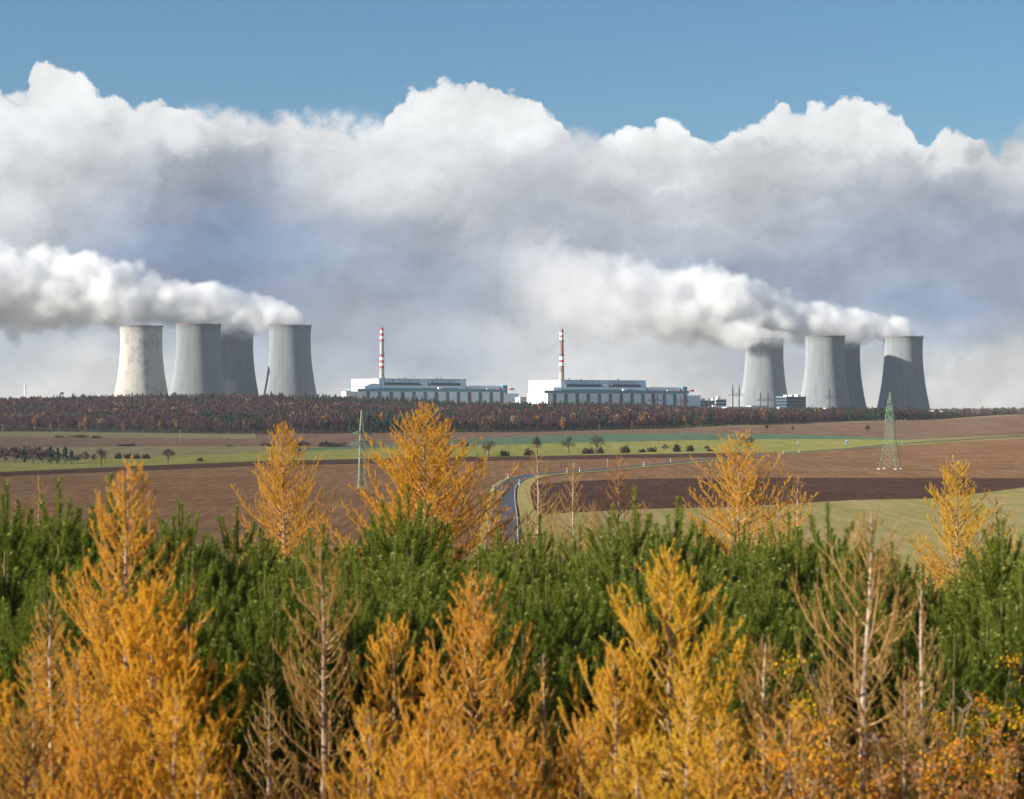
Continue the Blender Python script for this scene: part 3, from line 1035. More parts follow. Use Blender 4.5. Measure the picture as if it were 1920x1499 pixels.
# road furniture
mbp = MB()
mbp.box(-0.10, 0.10, -0.06, 0.06, -0.2, 1.25, 0)
mbp.box(-0.105, 0.105, -0.065, 0.065, 0.8, 1.02, 1)
mbp.box(-0.09, 0.09, -0.05, 0.05, 1.25, 1.32, 0)
POST = mbp.mesh('marker_post', [M['white'], M['dark_steel']])
WHERE = ['at the outer edge of the bend', 'on the inner edge of the bend', 'just past the bend on the near side', 'past the bend beside the grey post', 'halfway along the straight, near side',
         'on the straight before the golden larch', 'past the golden larch, nearer side', 'past the golden larch, farther side', 'near the green angle pylon', 'at the start of the bend by the verge']
for (px, py), wlab in zip([(950, 899), (975, 912), (1052, 888), (1088, 887), (1192, 876), (1259, 869), (1460, 853), (1493, 850), (1687, 834), (924, 924)], WHERE):
    h = hit(px, py)
    j = int(np.argmin(np.hypot(RC[:, 0] - h[0], RC[:, 1] - h[1])))
    s = 1 if np.dot(h[:2] - RC[j], RN[j]) > 0 else -1
    q = RC[j] + RN[j] * s * 3.6
    o = link_mesh('marker_post', POST, loc=(q[0], q[1], hxy(*q) + 0.3), scale=(1.3, 1.3, 1.3))
    tag(o, 'small white road marker post ' + wlab, 'marker post', 'marker posts along the road')


def sign(px, py, top, w, mats, label):
    b = hit(px, py)
    kk = b[1] / F
    s = empty('road_sign', tuple(b), label, 'sign', rotz=R(8))
    H = (py - top) * kk
    mb = MB()
    for x in (-w * kk * 0.3, w * kk * 0.3):
        mb.tube([(x, 0, -0.3), (x, 0, H)], 0.06, 6)
    mb.build('post', M['dark_steel'], s)
    mb = MB()
    h0 = H * 0.45
    mb.box(-w * kk / 2, w * kk / 2, -0.12, -0.04, h0, H, 0)
    mb.box(-w * kk * 0.36, w * kk * 0.36, -0.15, -0.12, h0 + (H - h0) * 0.18, h0 + (H - h0) * 0.78, 1)
    mb.build('panel', mats, s)


M['sign_blue'] = plain('sign_blue', (0.10, 0.35, 0.60), 0.5, 0.05)
sign(1497, 838, 828, 4.5, [M['white'], M['roof_grey']], 'small white road sign in the meadow beyond the road')
sign(1588, 839, 826, 5.5, [M['white'], M['sign_blue']], 'small blue and white road sign beside the road, nearer the angle pylon')

# ------------------------------------------------------------------ distant vegetation
M['twig_purple'] = leafy('bare_twigs', [(0.15, (0.052, 0.026, 0.031)), (0.55, (0.066, 0.033, 0.036)), (0.95, (0.084, 0.043, 0.040))], 0.15)
M['rust_leaf'] = leafy('rust_leaves', [(0.15, (0.075, 0.034, 0.026)), (0.55, (0.095, 0.042, 0.029)), (0.95, (0.125, 0.056, 0.034))], 0.2)
M['gold_leaf'] = leafy('gold_leaves', [(0.15, (0.15, 0.07, 0.025)), (0.55, (0.22, 0.11, 0.035)), (0.95, (0.30, 0.16, 0.05))], 0.2)
M['fir'] = leafy('fir_needles', [(0.15, (0.018, 0.040, 0.027)), (0.55, (0.028, 0.056, 0.034)), (0.95, (0.045, 0.075, 0.04))], 0.15)
M['tan_twig'] = leafy('tan_twigs', [(0.15, (0.12, 0.085, 0.05)), (0.6, (0.19, 0.135, 0.075)), (0.95, (0.25, 0.19, 0.11))], 0.15)
M['bark'] = plain('bark', (0.10, 0.075, 0.058), 0.9, 0.3, 3.0)
M['bark_dark'] = plain('dark_bark', (0.055, 0.042, 0.036), 0.9, 0.3, 3.0)
KINDS = ['twig_purple', 'rust_leaf', 'gold_leaf', 'fir', 'tan_twig']


def crown_tris(rng, n, base, H, R_, conic, size):
    """n leaf clumps through each crown: base (k,3), heights (k,), radii (k,)"""
    k = len(base)
    u = rng.normal(size=(k, n, 3))
    u /= np.linalg.norm(u, axis=2, keepdims=True)
    rr = rng.random((k, n, 1)) ** 0.40
    u = u * rr
    t = u[..., 2] * 0.5 + 0.5
    wid = np.where(conic[:, None], np.clip(1.35 * (1 - t), 0.06, 1), 1.0)
    lump = 0.80 + 0.4 * rng.random((k, n))
    P = np.empty((k, n, 3))
    P[..., 0] = base[:, None, 0] + u[..., 0] * R_[:, None] * wid * lump
    P[..., 1] = base[:, None, 1] + u[..., 1] * R_[:, None] * wid * lump
    lo = np.where(conic, 0.10, 0.26)
    P[..., 2] = base[:, None, 2] + H[:, None] * (lo[:, None] + (1.0 - lo[:, None]) * t)
    s = (size * H)[:, None, None, None] * (0.6 + 0.8 * rng.random((k, n, 1, 1)))
    tri = rng.normal(size=(k, n, 3, 3))
    tri -= tri.mean(2, keepdims=True)
    tri /= np.linalg.norm(tri, axis=3, keepdims=True) + 1e-6
    tri[..., :2] *= 0.7
    tri[..., 2] *= 1.5
    return P[:, :, None] + tri * s


def tree_cluster_mesh(rng, base, H, R_, kind, n, size):
    mb = MB()
    for ki in range(len(KINDS)):
        sel = kind == ki
        if not sel.any():
            continue
        T = crown_tris(rng, n, base[sel], H[sel], R_[sel], np.full(sel.sum(), ki == 3), size).reshape(-1, 3)
        mb.add(T, np.arange(len(T)).reshape(-1, 3), ki)
    # trunks, three sided
    b3, h3 = base, H
    a = np.arange(3) * 2.1
    off = np.stack([np.cos(a), np.sin(a), np.zeros(3)], -1)
    lo = b3[:, None] + off[None] * (0.016 * h3)[:, None, None]
    hi = b3[:, None] + off[None] * (0.006 * h3)[:, None, None] + np.array([0, 0, 1.0]) * (0.8 * h3)[:, None, None]
    V = np.concatenate([lo, hi], 1).reshape(-1, 3)
    i = np.arange(len(b3))[:, None] * 6
    fs = np.concatenate([i + np.array([[0, 1, 4, 3]]), i + np.array([[1, 2, 5, 4]]), i + np.array([[2, 0, 3, 5]])])
    mb.add(V, fs, len(KINDS))
    return mb


FRONT = [(-350, 1890), (0, 1850), (420, 1790), (700, 1770), (960, 1790), (1200, 1860), (1300, 1905), (1440, 2010), (1600, 2160), (1750, 2260), (1850, 2330), (1990, 2500)]
BACK = [(-350, 2560), (420, 2540), (760, 2560), (960, 2560), (1300, 2620), (1440, 2640), (1750, 2600), (1990, 2560)]


def in_wood(px, y):
    return (y > np.interp(px, *zip(*FRONT))) & (y < np.interp(px, *zip(*BACK)))


rng = np.random.default_rng(11)
N0 = 60000
cp = rng.uniform(-340, 1980, N0)
cyy = np.sqrt(rng.uniform(1750 ** 2, 2660 ** 2, N0))
ok = in_wood(cp, cyy)
cp, cyy = cp[ok], cyy[ok]
# thin out to one tree in each 8 m cell
cx_ = (cp - CX) / F * cyy
key = np.floor(cx_ / 7.6).astype(int) * 100000 + np.floor(cyy / 8.6).astype(int)
_, first = np.unique(key, return_index=True)
cp, cyy, cx_ = cp[first], cyy[first], cx_[first]
zz_ = height(cp, cyy)
nt = len(cp)


def patch(x, y, s, seed):
    return np.sin(x / s + seed) * np.sin(y / s * 1.7 + seed * 2.3) + 0.5 * np.sin(x / s * 2.3 + seed * 1.1 + y / s)


pk = patch(cx_, cyy, 60, 1.0)
pf = patch(cx_, cyy, 38, 4.0)
front_d = cyy - np.interp(cp, *zip(*FRONT))
kind = np.zeros(nt, int)
r = rng.random(nt)
kind[r < 0.06 + 0.12 * (pk > 0.5)] = 1
kind[(r > 0.965)] = 4
kind[(pf > 0.62) & (rng.random(nt) < 0.75)] = 3
kind[(rng.random(nt) < 0.012)] = 3
kind[(cp > 380) & (cp < 900) & (front_d < 190) & (pf > 0.1) & (rng.random(nt) < 0.6)] = 3
kind[(cp > 1560) & (rng.random(nt) < 0.35)] = 3
kind[(cp > 560) & (cp < 1150) & (cyy > 2330) & (rng.random(nt) < 0.45)] = 3
kind[(rng.random(nt) < 0.018 + 0.05 * np.clip((-front_d + 60) / 60, 0, 1) * (cp < 420))] = 2
hz = np.where(kind == 3, 15.0, 13.5) * rng.uniform(0.82, 1.10, nt) * (1 + 0.10 * np.sin(cx_ / 45.0 + np.sin(cyy / 60.0) * 2))
hz *= (1 - 0.12 * np.clip((cp - 1250) / 350, 0, 1)) * (1 - 0.45 * np.clip((cp - 1700) / 120, 0, 1))
hz *= 1 - 0.25 * np.clip(1 - front_d / 40, 0, 1) * rng.random(nt)
rad_ = np.where(kind == 3, 2.9, np.where(kind == 2, 2.6, 3.9)) * rng.uniform(0.8, 1.25, nt)
# trees that stand out stay individuals
base = np.stack([cx_, cyy, zz_ - 0.2], -1)
vis = front_d < 130
solo = np.zeros(nt, bool)
for kk, cnt in ((2, 35), (3, 70), (1, 45)):
    c_ = np.where(vis & (kind == kk) & (cp > -40) & (cp < 1900))[0]
    solo[rng.permutation(c_)[:cnt]] = True
mass = ~solo
tag(tree_cluster_mesh(rng, base[mass], hz[mass], rad_[mass], kind[mass], 130, 0.070).build('woodland', [M[k] for k in KINDS] + [M['bark_dark']]), kind='stuff')


def small_tree_meshes(ki, seed, n=110):
    out = []
    rg = np.random.default_rng(seed)
    for v in range(4):
        H = np.array([10.0]); Rr = np.array([{2: 1.9, 3: 1.9, 1: 2.5, 4: 2.3, 0: 2.5}[ki] * (0.9 + 0.1 * v)])
        T = crown_tris(rg, n, np.zeros((1, 3)), H, Rr, np.array([ki == 3]), 0.072).reshape(-1, 3)
        mb = MB(); mb.add(T, np.arange(len(T)).reshape(-1, 3))
        cm = mb.mesh('crown', M[KINDS[ki]])
        mb = MB(); mb.tube([(0, 0, -0.3), (0.1, 0, 4), (0.05, 0.1, 8.5)], [0.2, 0.14, 0.05], 6)
        out.append((cm, mb.mesh('trunk', M['bark_dark'])))
    return out


SOLO = {2: ('golden_tree', 'small golden tree glowing against the dark wood', 'golden trees in the wood'),
        3: ('fir_tree', 'dark green conifer among the bare brown trees of the wood', 'conifers in the wood'),
        1: ('rust_tree', 'rust brown leafy tree at the front of the wood', 'rust brown trees in the wood')}
SM = {k: small_tree_meshes(k, 20 + k) for k in (0, 1, 2, 3, 4)}
for i in np.where(solo)[0]:
    nm, lab, grp = SOLO[kind[i]]
    cm, tm = SM[kind[i]][i % 4]
    t = empty(nm, tuple(base[i]), lab, 'tree', grp, rotz=float(rng.uniform(0, 6)), scale=float(hz[i] / 10))
    link_mesh('trunk', tm, t)
    link_mesh('crown', cm, t)

# orange trees that catch the sun in front of the wood, as counted in the photo
for px, py, h in [(1055, 792, 10), (1205, 782, 11), (1226, 790, 11), (1123, 806, 10), (1185, 794, 6), (1250, 800, 9), (1264, 792, 7), (1236, 808, 8), (1240, 812, 6), (1302, 793, 7), (1340, 800, 6), (160, 775, 14), (150, 800, 12), (95, 803, 8), (112, 804, 9), (65, 805, 7), (300, 795, 9)]:
    y = np.interp(px, *zip(*FRONT)) - 6
    x, y, z = at(px, y)
    zt = (CY - (py - h)) / F * y
    hh_ = max(h * 2.0 / F * y * 0.62, zt - z) if py > 795 else zt - z
    hh_ = float(np.clip(hh_, 4, 16))
    t = empty('golden_tree', (x, y, z - 0.2), SOLO[2][1], 'tree', SOLO[2][2], rotz=px * 0.7, scale=(hh_ / 10 * 0.9, hh_ / 10 * 0.9, hh_ / 10))
    cm, tm = SM[2][px % 4]
    link_mesh('trunk', tm, t)
    link_mesh('crown', cm, t)

# dark clump of trees at the left of the valley
CL = [(8, 868, 846, 0), (28, 868, 841, 0), (45, 869, 838, 3), (62, 870, 843, 0), (80, 869, 846, 0), (95, 871, 838, 3), (108, 871, 840, 3), (122, 871, 837, 3), (134, 871, 843, 3), (146, 868, 852, 0), (-20, 867, 843, 0), (18, 862, 840, 0), (38, 864, 842, 0), (55, 862, 838, 0), (72, 864, 839, 0), (88, 865, 843, 0), (160, 866, 848, 0), (176, 866, 852, 0), (2, 860, 838, 0), (30, 858, 838, 0)]
CL_LAB = {0: ('bare_tree', 'bushy bare brown tree in the dark copse beside the meadow', 'bare trees of the copse'), 3: ('spruce_tree', 'dark blue green spruce in the copse beside the meadow', 'spruces of the copse')}
for px, py, top, ki in CL:
    b_ = hit(px, py)
    H = (py - top) * b_[1] / F * 1.05
    nm, lab, grp = CL_LAB[ki]
    t = empty(nm, tuple(b_), lab, 'tree', grp, rotz=px, scale=(H / 10 * (1.5 if ki else 2.0), H / 10 * (1.5 if ki else 2.0), H / 10))
    cm, tm = SM[ki][px % 4]
    link_mesh('trunk', tm, t)
    link_mesh('crown', cm, t)

# bushes
M['bush'] = leafy('dull_bush', [(0.15, (0.035, 0.024, 0.018)), (0.55, (0.060, 0.042, 0.028)), (0.95, (0.10, 0.07, 0.042))], 0.15)


def bush_mesh(seed, n=420):
    rg = np.random.default_rng(seed)
    u = rg.normal(size=(n, 3)); u /= np.linalg.norm(u, axis=1, keepdims=True)
    u *= rg.random((n, 1)) ** 0.4
    u[:, 2] = np.abs(u[:, 2])
    lump = 0.8 + 0.35 * np.sin(u[:, :1] * 5 + seed) * np.cos(u[:, 1:2] * 4 + seed)
    P = u * lump
    d = u * 0.5 + rg.normal(size=(n, 3)) * 0.35 + np.array([0, 0, 0.45])
    d /= np.linalg.norm(d, axis=1, keepdims=True)
    s = np.cross(d, rg.normal(size=(n, 3))); s /= np.linalg.norm(s, axis=1, keepdims=True)
    T = np.stack([P - s * 0.06, P + s * 0.06, P + d * 0.32], 1).reshape(-1, 3)
    mb = MB(); mb.add(T, np.arange(3 * n).reshape(-1, 3))
    for k in range(9):
        a = k * 0.7 + seed
        mb.tube([(0, 0, -0.1), (0.3 * math.cos(a), 0.3 * math.sin(a), 0.4), (0.6 * math.cos(a), 0.6 * math.sin(a), 0.75)], [0.025, 0.015, 0.008], 4, 1)
    return mb.mesh('bush', [M['bush'], M['bark_dark']])


BM = [bush_mesh(k) for k in range(5)]
BUSHES = [(945, 856, 843, 22, 'rounded bare bush left of the first orchard tree pair, at the field edge'), (990, 855, 840, 22, 'dense bare bush at the foot of the leafy fruit tree'),
          (1102, 852, 839, 26, 'wide low bush beside the trunk of a bare fruit tree'), (1126, 851, 838, 18, 'dark bush just right of a bare fruit tree trunk'),
          (1173, 850, 834, 20, 'rounded bush standing alone between the fruit trees and two darker bushes'), (1222, 848, 838, 20, 'low thin bush in the row on the meadow edge'),
          (1269, 848, 832, 20, 'darkest round bush in the row on the meadow edge'), (1294, 847, 834, 20, 'round bush beside the darkest bush of the row'), (1205, 849, 841, 14, 'tiny bush next to the low thin bush'), (1330, 847, 841, 14, 'tiny bush at the end of the row, before the golden larch'),
          (240, 861, 849, 16, 'first bush of the hedge beside the bare tree in the pasture'), (256, 861, 851, 16, 'second low bush of the hedge in the pasture'), (274, 861, 851, 18, 'third low bush of the hedge in the pasture'), (222, 861, 848, 14, 'bush closest to the bare tree in the pasture'),
          (376, 866, 857, 13, 'tiny round bush alone on the green strip'), (110, 821, 816, 18, 'low dark bush on the slope under the wood'), (150, 821, 815, 44, 'long dark bush on the slope under the wood'), (180, 822, 817, 20, 'last dark bush on the slope under the wood'),
          (240, 837, 832, 40, 'low hedge bush on the brown slope, left of the utility pole'), (430, 838, 834, 16, 'small dark bush on the brown slope'), (1326, 842, 836, 10, 'small bush beyond the end of the row'),
          (620, 838, 827, 60, 'long dark thicket behind the slender pylon'), (560, 836, 828, 50, 'dark thicket left of the slender pylon, below the wood'), (500, 837, 830, 30, 'low thicket below the wood near the golden larch')]
for px, py, top, w, lab in BUSHES:
    b_ = hit(px, py)
    k = b_[1] / F
    o = link_mesh('bush', BM[px % 5], loc=tuple(b_), rotz=px * 0.37, scale=(w * k / 1.75, w * k / 2.2, (py - top) * k * 0.95))
    tag(o, lab, 'bush', 'bushes along the field edges')


# bare fruit trees along the meadow edge
def bare_tree(seed, H, spread, leafy_amt=0.0):
    """old fruit tree: short trunk, crooked limbs that reach a rounded, uneven crown"""
    rg = random.Random(seed)
    wood = MB()
    tw = []
    rx, rz, zc = 0.62 * spread * H, 0.36 * H, 0.60 * H

    def limb(p, q, r0, r1, n=4, wob=0.05, sides=5):
        pts = []
        for k in range(n + 1):
            t = k / n
            w = wob * H * math.sin(t * math.pi)
            pts.append(tuple(p[c] * (1 - t) + q[c] * t + rg.gauss(0, 1) * w * 0.5 + (w * 0.6 if c == 2 else 0) for c in range(3)))
        wood.tube(pts, np.linspace(r0, r1, n + 1), sides, cap=False)
        return pts
    lean = rg.uniform(-0.05, 0.05) * H
    limb((0, 0, -0.3), (lean, 0, 0.40 * H), 0.032 * H, 0.022 * H, 4, 0.01, 7)
    for a in range(10):
        az = a * 2.4 + rg.gauss(0, 0.3)
        el = R(rg.uniform(-18, 80))
        d = (math.cos(el) * math.cos(az), math.cos(el) * math.sin(az), math.sin(el))
        k = rg.uniform(0.5, 0.68)
        m = (d[0] * rx * k + lean, d[1] * rx * k, zc + d[2] * rz * k)
        z0 = rg.uniform(0.26, 0.40) * H
        main = limb((lean * z0 / (0.4 * H), 0, z0), m, 0.016 * H, 0.008 * H, 4, 0.06)
        for b in range(7):
            e2, a2 = el + rg.gauss(0, 0.35), az + rg.gauss(0, 0.45)
            kk = rg.uniform(0.82, 1.12)
            q = (math.cos(e2) * math.cos(a2) * rx * kk + lean, math.cos(e2) * math.sin(a2) * rx * kk, zc + math.sin(e2) * rz * kk)
            br = limb(main[rg.choice([2, 3, 4])], q, 0.0065 * H, 0.003 * H, 4, 0.04, 4)
            for u, w in zip(br[1:-1], br[2:]):
                tw.append((u, w))
            for c in range(4):
                s_ = br[rg.choice([2, 3, 4])]
                e_ = tuple(s_[i] + rg.gauss(0, 0.055) * H for i in range(3))
                limb(s_, e_, 0.003 * H, 0.0015 * H, 2, 0.02, 3)
                tw.append((s_, e_))
    P0 = np.array([a for a, b in tw]); P1 = np.array([b for a, b in tw])
    cr = MB()
    cr.add(needle_tris(P0, P1, 4.0 + 9 * leafy_amt, 0.36, 0.06 + 0.05 * leafy_amt, 20, 75, np.random.default_rng(seed)), None)
    return wood.mesh('trunk', M['bark_dark']), cr.mesh('crown', M['bush'])


def needle_tris(P0, P1, dens, L, Wd, alo, ahi, rng):
    """thin triangles bristling from the segments P0-P1"""
    D = P1 - P0
    ln = np.linalg.norm(D, axis=1)
    n = int(ln.sum() * dens)
    cum = np.cumsum(ln)
    s = np.searchsorted(cum, rng.random(n) * cum[-1])
    s = np.clip(s, 0, len(ln) - 1)
    t = rng.random((n, 1))
    ax = D[s] / (ln[s][:, None] + 1e-9)
    pr = np.cross(ax, rng.normal(size=(n, 3)))
    pr /= np.linalg.norm(pr, axis=1, keepdims=True) + 1e-9
    a = np.radians(rng.uniform(alo, ahi, (n, 1)))
    d = ax * np.cos(a) + pr * np.sin(a)
    sd = np.cross(d, rng.normal(size=(n, 3)))
    sd /= np.linalg.norm(sd, axis=1, keepdims=True) + 1e-9
    b = P0[s] + D[s] * t
    LL = L * rng.uniform(0.65, 1.15, (n, 1))
    return np.stack([b - sd * Wd / 2, b + sd * Wd / 2, b + d * LL], 1)


_add = MB.add


def _add2(self, verts, faces, mi=0):
    if faces is None:                     # loose triangles
        verts = np.asarray(verts).reshape(-1, 3)
        faces = np.arange(len(verts)).reshape(-1, 3)
    _add(self, verts, faces, mi)


MB.add = _add2
FRUIT = [(1067, 851, 819, 1, 0.75, 'bare fruit tree with open spreading crown standing clear on the meadow edge'), (1117, 852, 816, 2, 0.7, 'bare fruit tree rising between two bushes on the meadow edge'),
         (1008, 854, 820, 3, 0.45, 'upright brown fruit tree behind a thin tan larch top'), (917, 856, 825, 4, 0.7, 'small bare fruit tree right of the tall golden larch'),
         (835, 858, 829, 5, 0.6, 'small bare fruit tree half hidden by the tall golden larch'), (868, 857, 824, 6, 0.6, 'slim bare fruit tree at the edge of the tall golden larch'),
         (1404, 848, 818, 7, 0.8, 'bare fruit tree leaning over behind the golden larch near the road'), (1247, 848, 833, 8, 0.7, 'tiny bare tree between the round bushes of the row'), (190, 874, 842, 9, 0.6, 'bare tree with thin crown on the green strip near the dark copse'),
         (315, 870, 842, 10, 0.75, 'round dense bare tree alone on the green strip'), (1627, 811, 798, 11, 0.7, 'small dark round tree alone on the far slope behind the angle pylon'), (1438, 811, 797, 12, 0.5, 'tiny bare tree on the far slope under the wood'),
         (1487, 811, 800, 13, 0.5, 'tiny bare shrub tree on the far slope, right of another'), (560, 868, 838, 14, 0.6, 'bare tree beside the pale golden larch on the meadow edge')]
for px, py, top, sd, sp, lab in FRUIT:
    b_ = hit(px, py)
    H = (py - top) * b_[1] / F
    wm, cm = bare_tree(sd, H, sp, 0.6 if sd in (3, 10, 11) else 0.15)
    t = empty('fruit_tree', tuple(b_), lab, 'tree', 'bare fruit trees of the valley')
    link_mesh('trunk', wm, t)
    link_mesh('crown', cm, t)
# distant tree line beyond the plateau
rg = np.random.default_rng(5)
npx = np.concatenate([rg.uniform(1700, 2150, 420), rg.uniform(-300, 230, 60)])
yy_ = np.where(npx > 1000, rg.uniform(3900, 4700, len(npx)), rg.uniform(3300, 3600, len(npx)))
xx_ = (npx - CX) / F * yy_
zt_ = height(npx, yy_)
kd = rg.choice([0, 3, 4, 1], len(npx), p=[0.45, 0.3, 0.15, 0.1])
tag(tree_cluster_mesh(rg, np.stack([xx_, yy_, zt_ - 1], -1), rg.uniform(9, 15, len(npx)), rg.uniform(4, 8, len(npx)), kd, 40, 0.11).build('far_woodland', [M[k] for k in KINDS] + [M['bark_dark']]), kind='stuff')

# ------------------------------------------------------------------ young plantation in front: larches, pines, shrubs
def larch_leaf(name, a, b, c, t=0.4):
    return leafy(name, [(0.12, a), (0.55, b), (0.98, c)], t, obj_var=0.12)


M['larch_gold'] = larch_leaf('larch_needles_gold', (0.62, 0.3, 0.022), (0.8, 0.45, 0.04), (0.88, 0.58, 0.08))
M['larch_yellow'] = larch_leaf('larch_needles_yellow', (0.6, 0.33, 0.022), (0.78, 0.5, 0.045), (0.86, 0.62, 0.1))
M['larch_orange'] = larch_leaf('larch_needles_orange', (0.56, 0.26, 0.025), (0.76, 0.39, 0.045), (0.85, 0.52, 0.09))
M['larch_rust'] = larch_leaf('larch_needles_rust', (0.38, 0.13, 0.035), (0.54, 0.2, 0.055), (0.64, 0.28, 0.08))
M['larch_tan'] = larch_leaf('larch_needles_tan', (0.3, 0.165, 0.035), (0.44, 0.26, 0.055), (0.58, 0.37, 0.1))
M['larch_bark'] = plain('larch_bark', (0.27, 0.19, 0.13), 0.9, 0.3, 6.0)
M['larch_twig'] = plain('larch_twig', (0.36, 0.22, 0.085), 0.9, 0.25, 9.0)
M['pale_bark'] = plain('pale_larch_bark', (0.42, 0.33, 0.25), 0.9, 0.3, 6.0)
M['pine_needle'] = leafy('pine_needles', [(0.12, (0.085, 0.120, 0.014)), (0.55, (0.172, 0.205, 0.028)), (0.98, (0.28, 0.30, 0.058))], 0.42, obj_var=0.3)
M['pine_bud'] = plain('pine_buds', (0.36, 0.36, 0.12), 0.8, 0.2, 30.0)
M['pine_bark'] = plain('pine_bark', (0.13, 0.085, 0.05), 0.9, 0.3, 6.0)


def arc(p, az, a0, a1, L, n, rg, wob=0.10):
    """points of a limb that leaves at angle a0 from the vertical and turns to a1"""
    pts = [p]
    for i in range(n):
        t = (i + 0.5) / n
        a = a0 + (a1 - a0) * t + rg.gauss(0, wob * 0.5)
        az += rg.gauss(0, wob)
        s = L / n
        p = (p[0] + math.sin(a) * math.cos(az) * s, p[1] + math.sin(a) * math.sin(az) * s, p[2] + math.cos(a) * s)
        pts.append(p)
    return pts, az


def gen_larch(seed, H, W, leaf, dens=1.0, nper=15, lean=0.0, twigs=1.0, full_from=0.05, bark='larch_bark', top_bare=0.10, up=24, shape=0.75, nl=0.025, dist=22, wide=0.55, flare=6):
    rg = random.Random(seed)
    wood = MB()
    S0, S1 = [], []
    trunk = []
    x = y = 0.0
    n = 14
    for i in range(n + 1):
        t = i / n
        trunk.append((x + lean * t * t * H, y, H * t))
        x += rg.gauss(0, 0.008 * H / 4)
        y += rg.gauss(0, 0.008 * H / 4)
    r0 = 0.012 * H + 0.012
    wood.tube(trunk, r0 * (1 - np.linspace(0, 1, n + 1)) ** 1.15 + 0.005, 7)
    tp = np.array(trunk)
    nb = int(H * nper * 1.25)
    for b in range(nb):
        h = full_from + (0.985 - full_from) * ((b + rg.random()) / nb)
        k = min(int(h * n), n - 1)
        f = h * n - k
        p = tuple(tp[k] * (1 - f) + tp[k + 1] * f)
        L = 1.7 * W * (min(max(1.0 - h, 0.0) / wide, 1.0) ** shape) * rg.uniform(0.55, 1.10) + 0.10 * min(1, W)
        L = min(L, (H - p[2]) * rg.uniform(0.62, 0.95) + 0.05)
        az = b * 2.4 + rg.gauss(0, 0.5)
        a0 = R(88 - 40 * h + rg.gauss(0, 8))
        a1 = R(up - 10 + flare + rg.gauss(0, 11))
        m = 6 if L > 0.5 else 4
        pts, _ = arc(p, az, a0, a1, L, m, rg)
        rb = 0.004 + 0.009 * L
        wood.tube(pts, np.linspace(rb, 0.003, m + 1), 4, 1, cap=False)
        bare = h > 1 - top_bare
        st = 1 if L > 0.4 else 0
        for q, w in zip(pts[st:-1], pts[st + 1:]):
            S0.append(q); S1.append(w)
        nt_ = int(L / (0.078 * (max(dist, 22) / 22) ** 0.4) * twigs)
        for j in range(nt_):
            u = 0.16 + 0.8 * (j + rg.random()) / max(nt_, 1)
            kk = min(int(u * m), m - 1)
            ff = u * m - kk
            q = tuple(pts[kk][c] * (1 - ff) + pts[kk + 1][c] * ff for c in range(3))
            tl = (0.14 + 0.26 * L * (1 - u)) * rg.uniform(0.6, 1.25)
            sd = 1 if j % 2 else -1
            ca = a0 + (a1 - a0) * u
            tpts, _ = arc(q, az + sd * rg.uniform(0.5, 1.7), min(ca + rg.gauss(0.2, 0.2), 1.5), R(up + rg.gauss(0, 16)), tl, 3, rg, 0.16)
            wood.tube(tpts, (0.0032, 0.0026, 0.002, 0.0015), 3, 1, cap=False)
            for q2, w2 in zip(tpts[:-1], tpts[1:]):
                S0.append(q2); S1.append(w2)
    nd = MB()
    P0, P1 = np.array(S0), np.array(S1)
    if dens > 0:
        # needles thin out in patches so that stretches of twig stay bare
        keep = np.random.default_rng(seed).random(len(P0)) < (0.55 + 0.45 * min(dens, 1))
        nd.add(needle_tris(P0[keep], P1[keep], 1000 * dens * (22 / max(dist, 22)) ** 0.5, nl, 0.0058 * (max(dist, 22) / 22) ** 0.5, 30, 80, np.random.default_rng(seed + 1)), None)
    return wood.mesh('trunk', [M[bark], M['larch_twig']]), nd.mesh('crown', M[leaf])


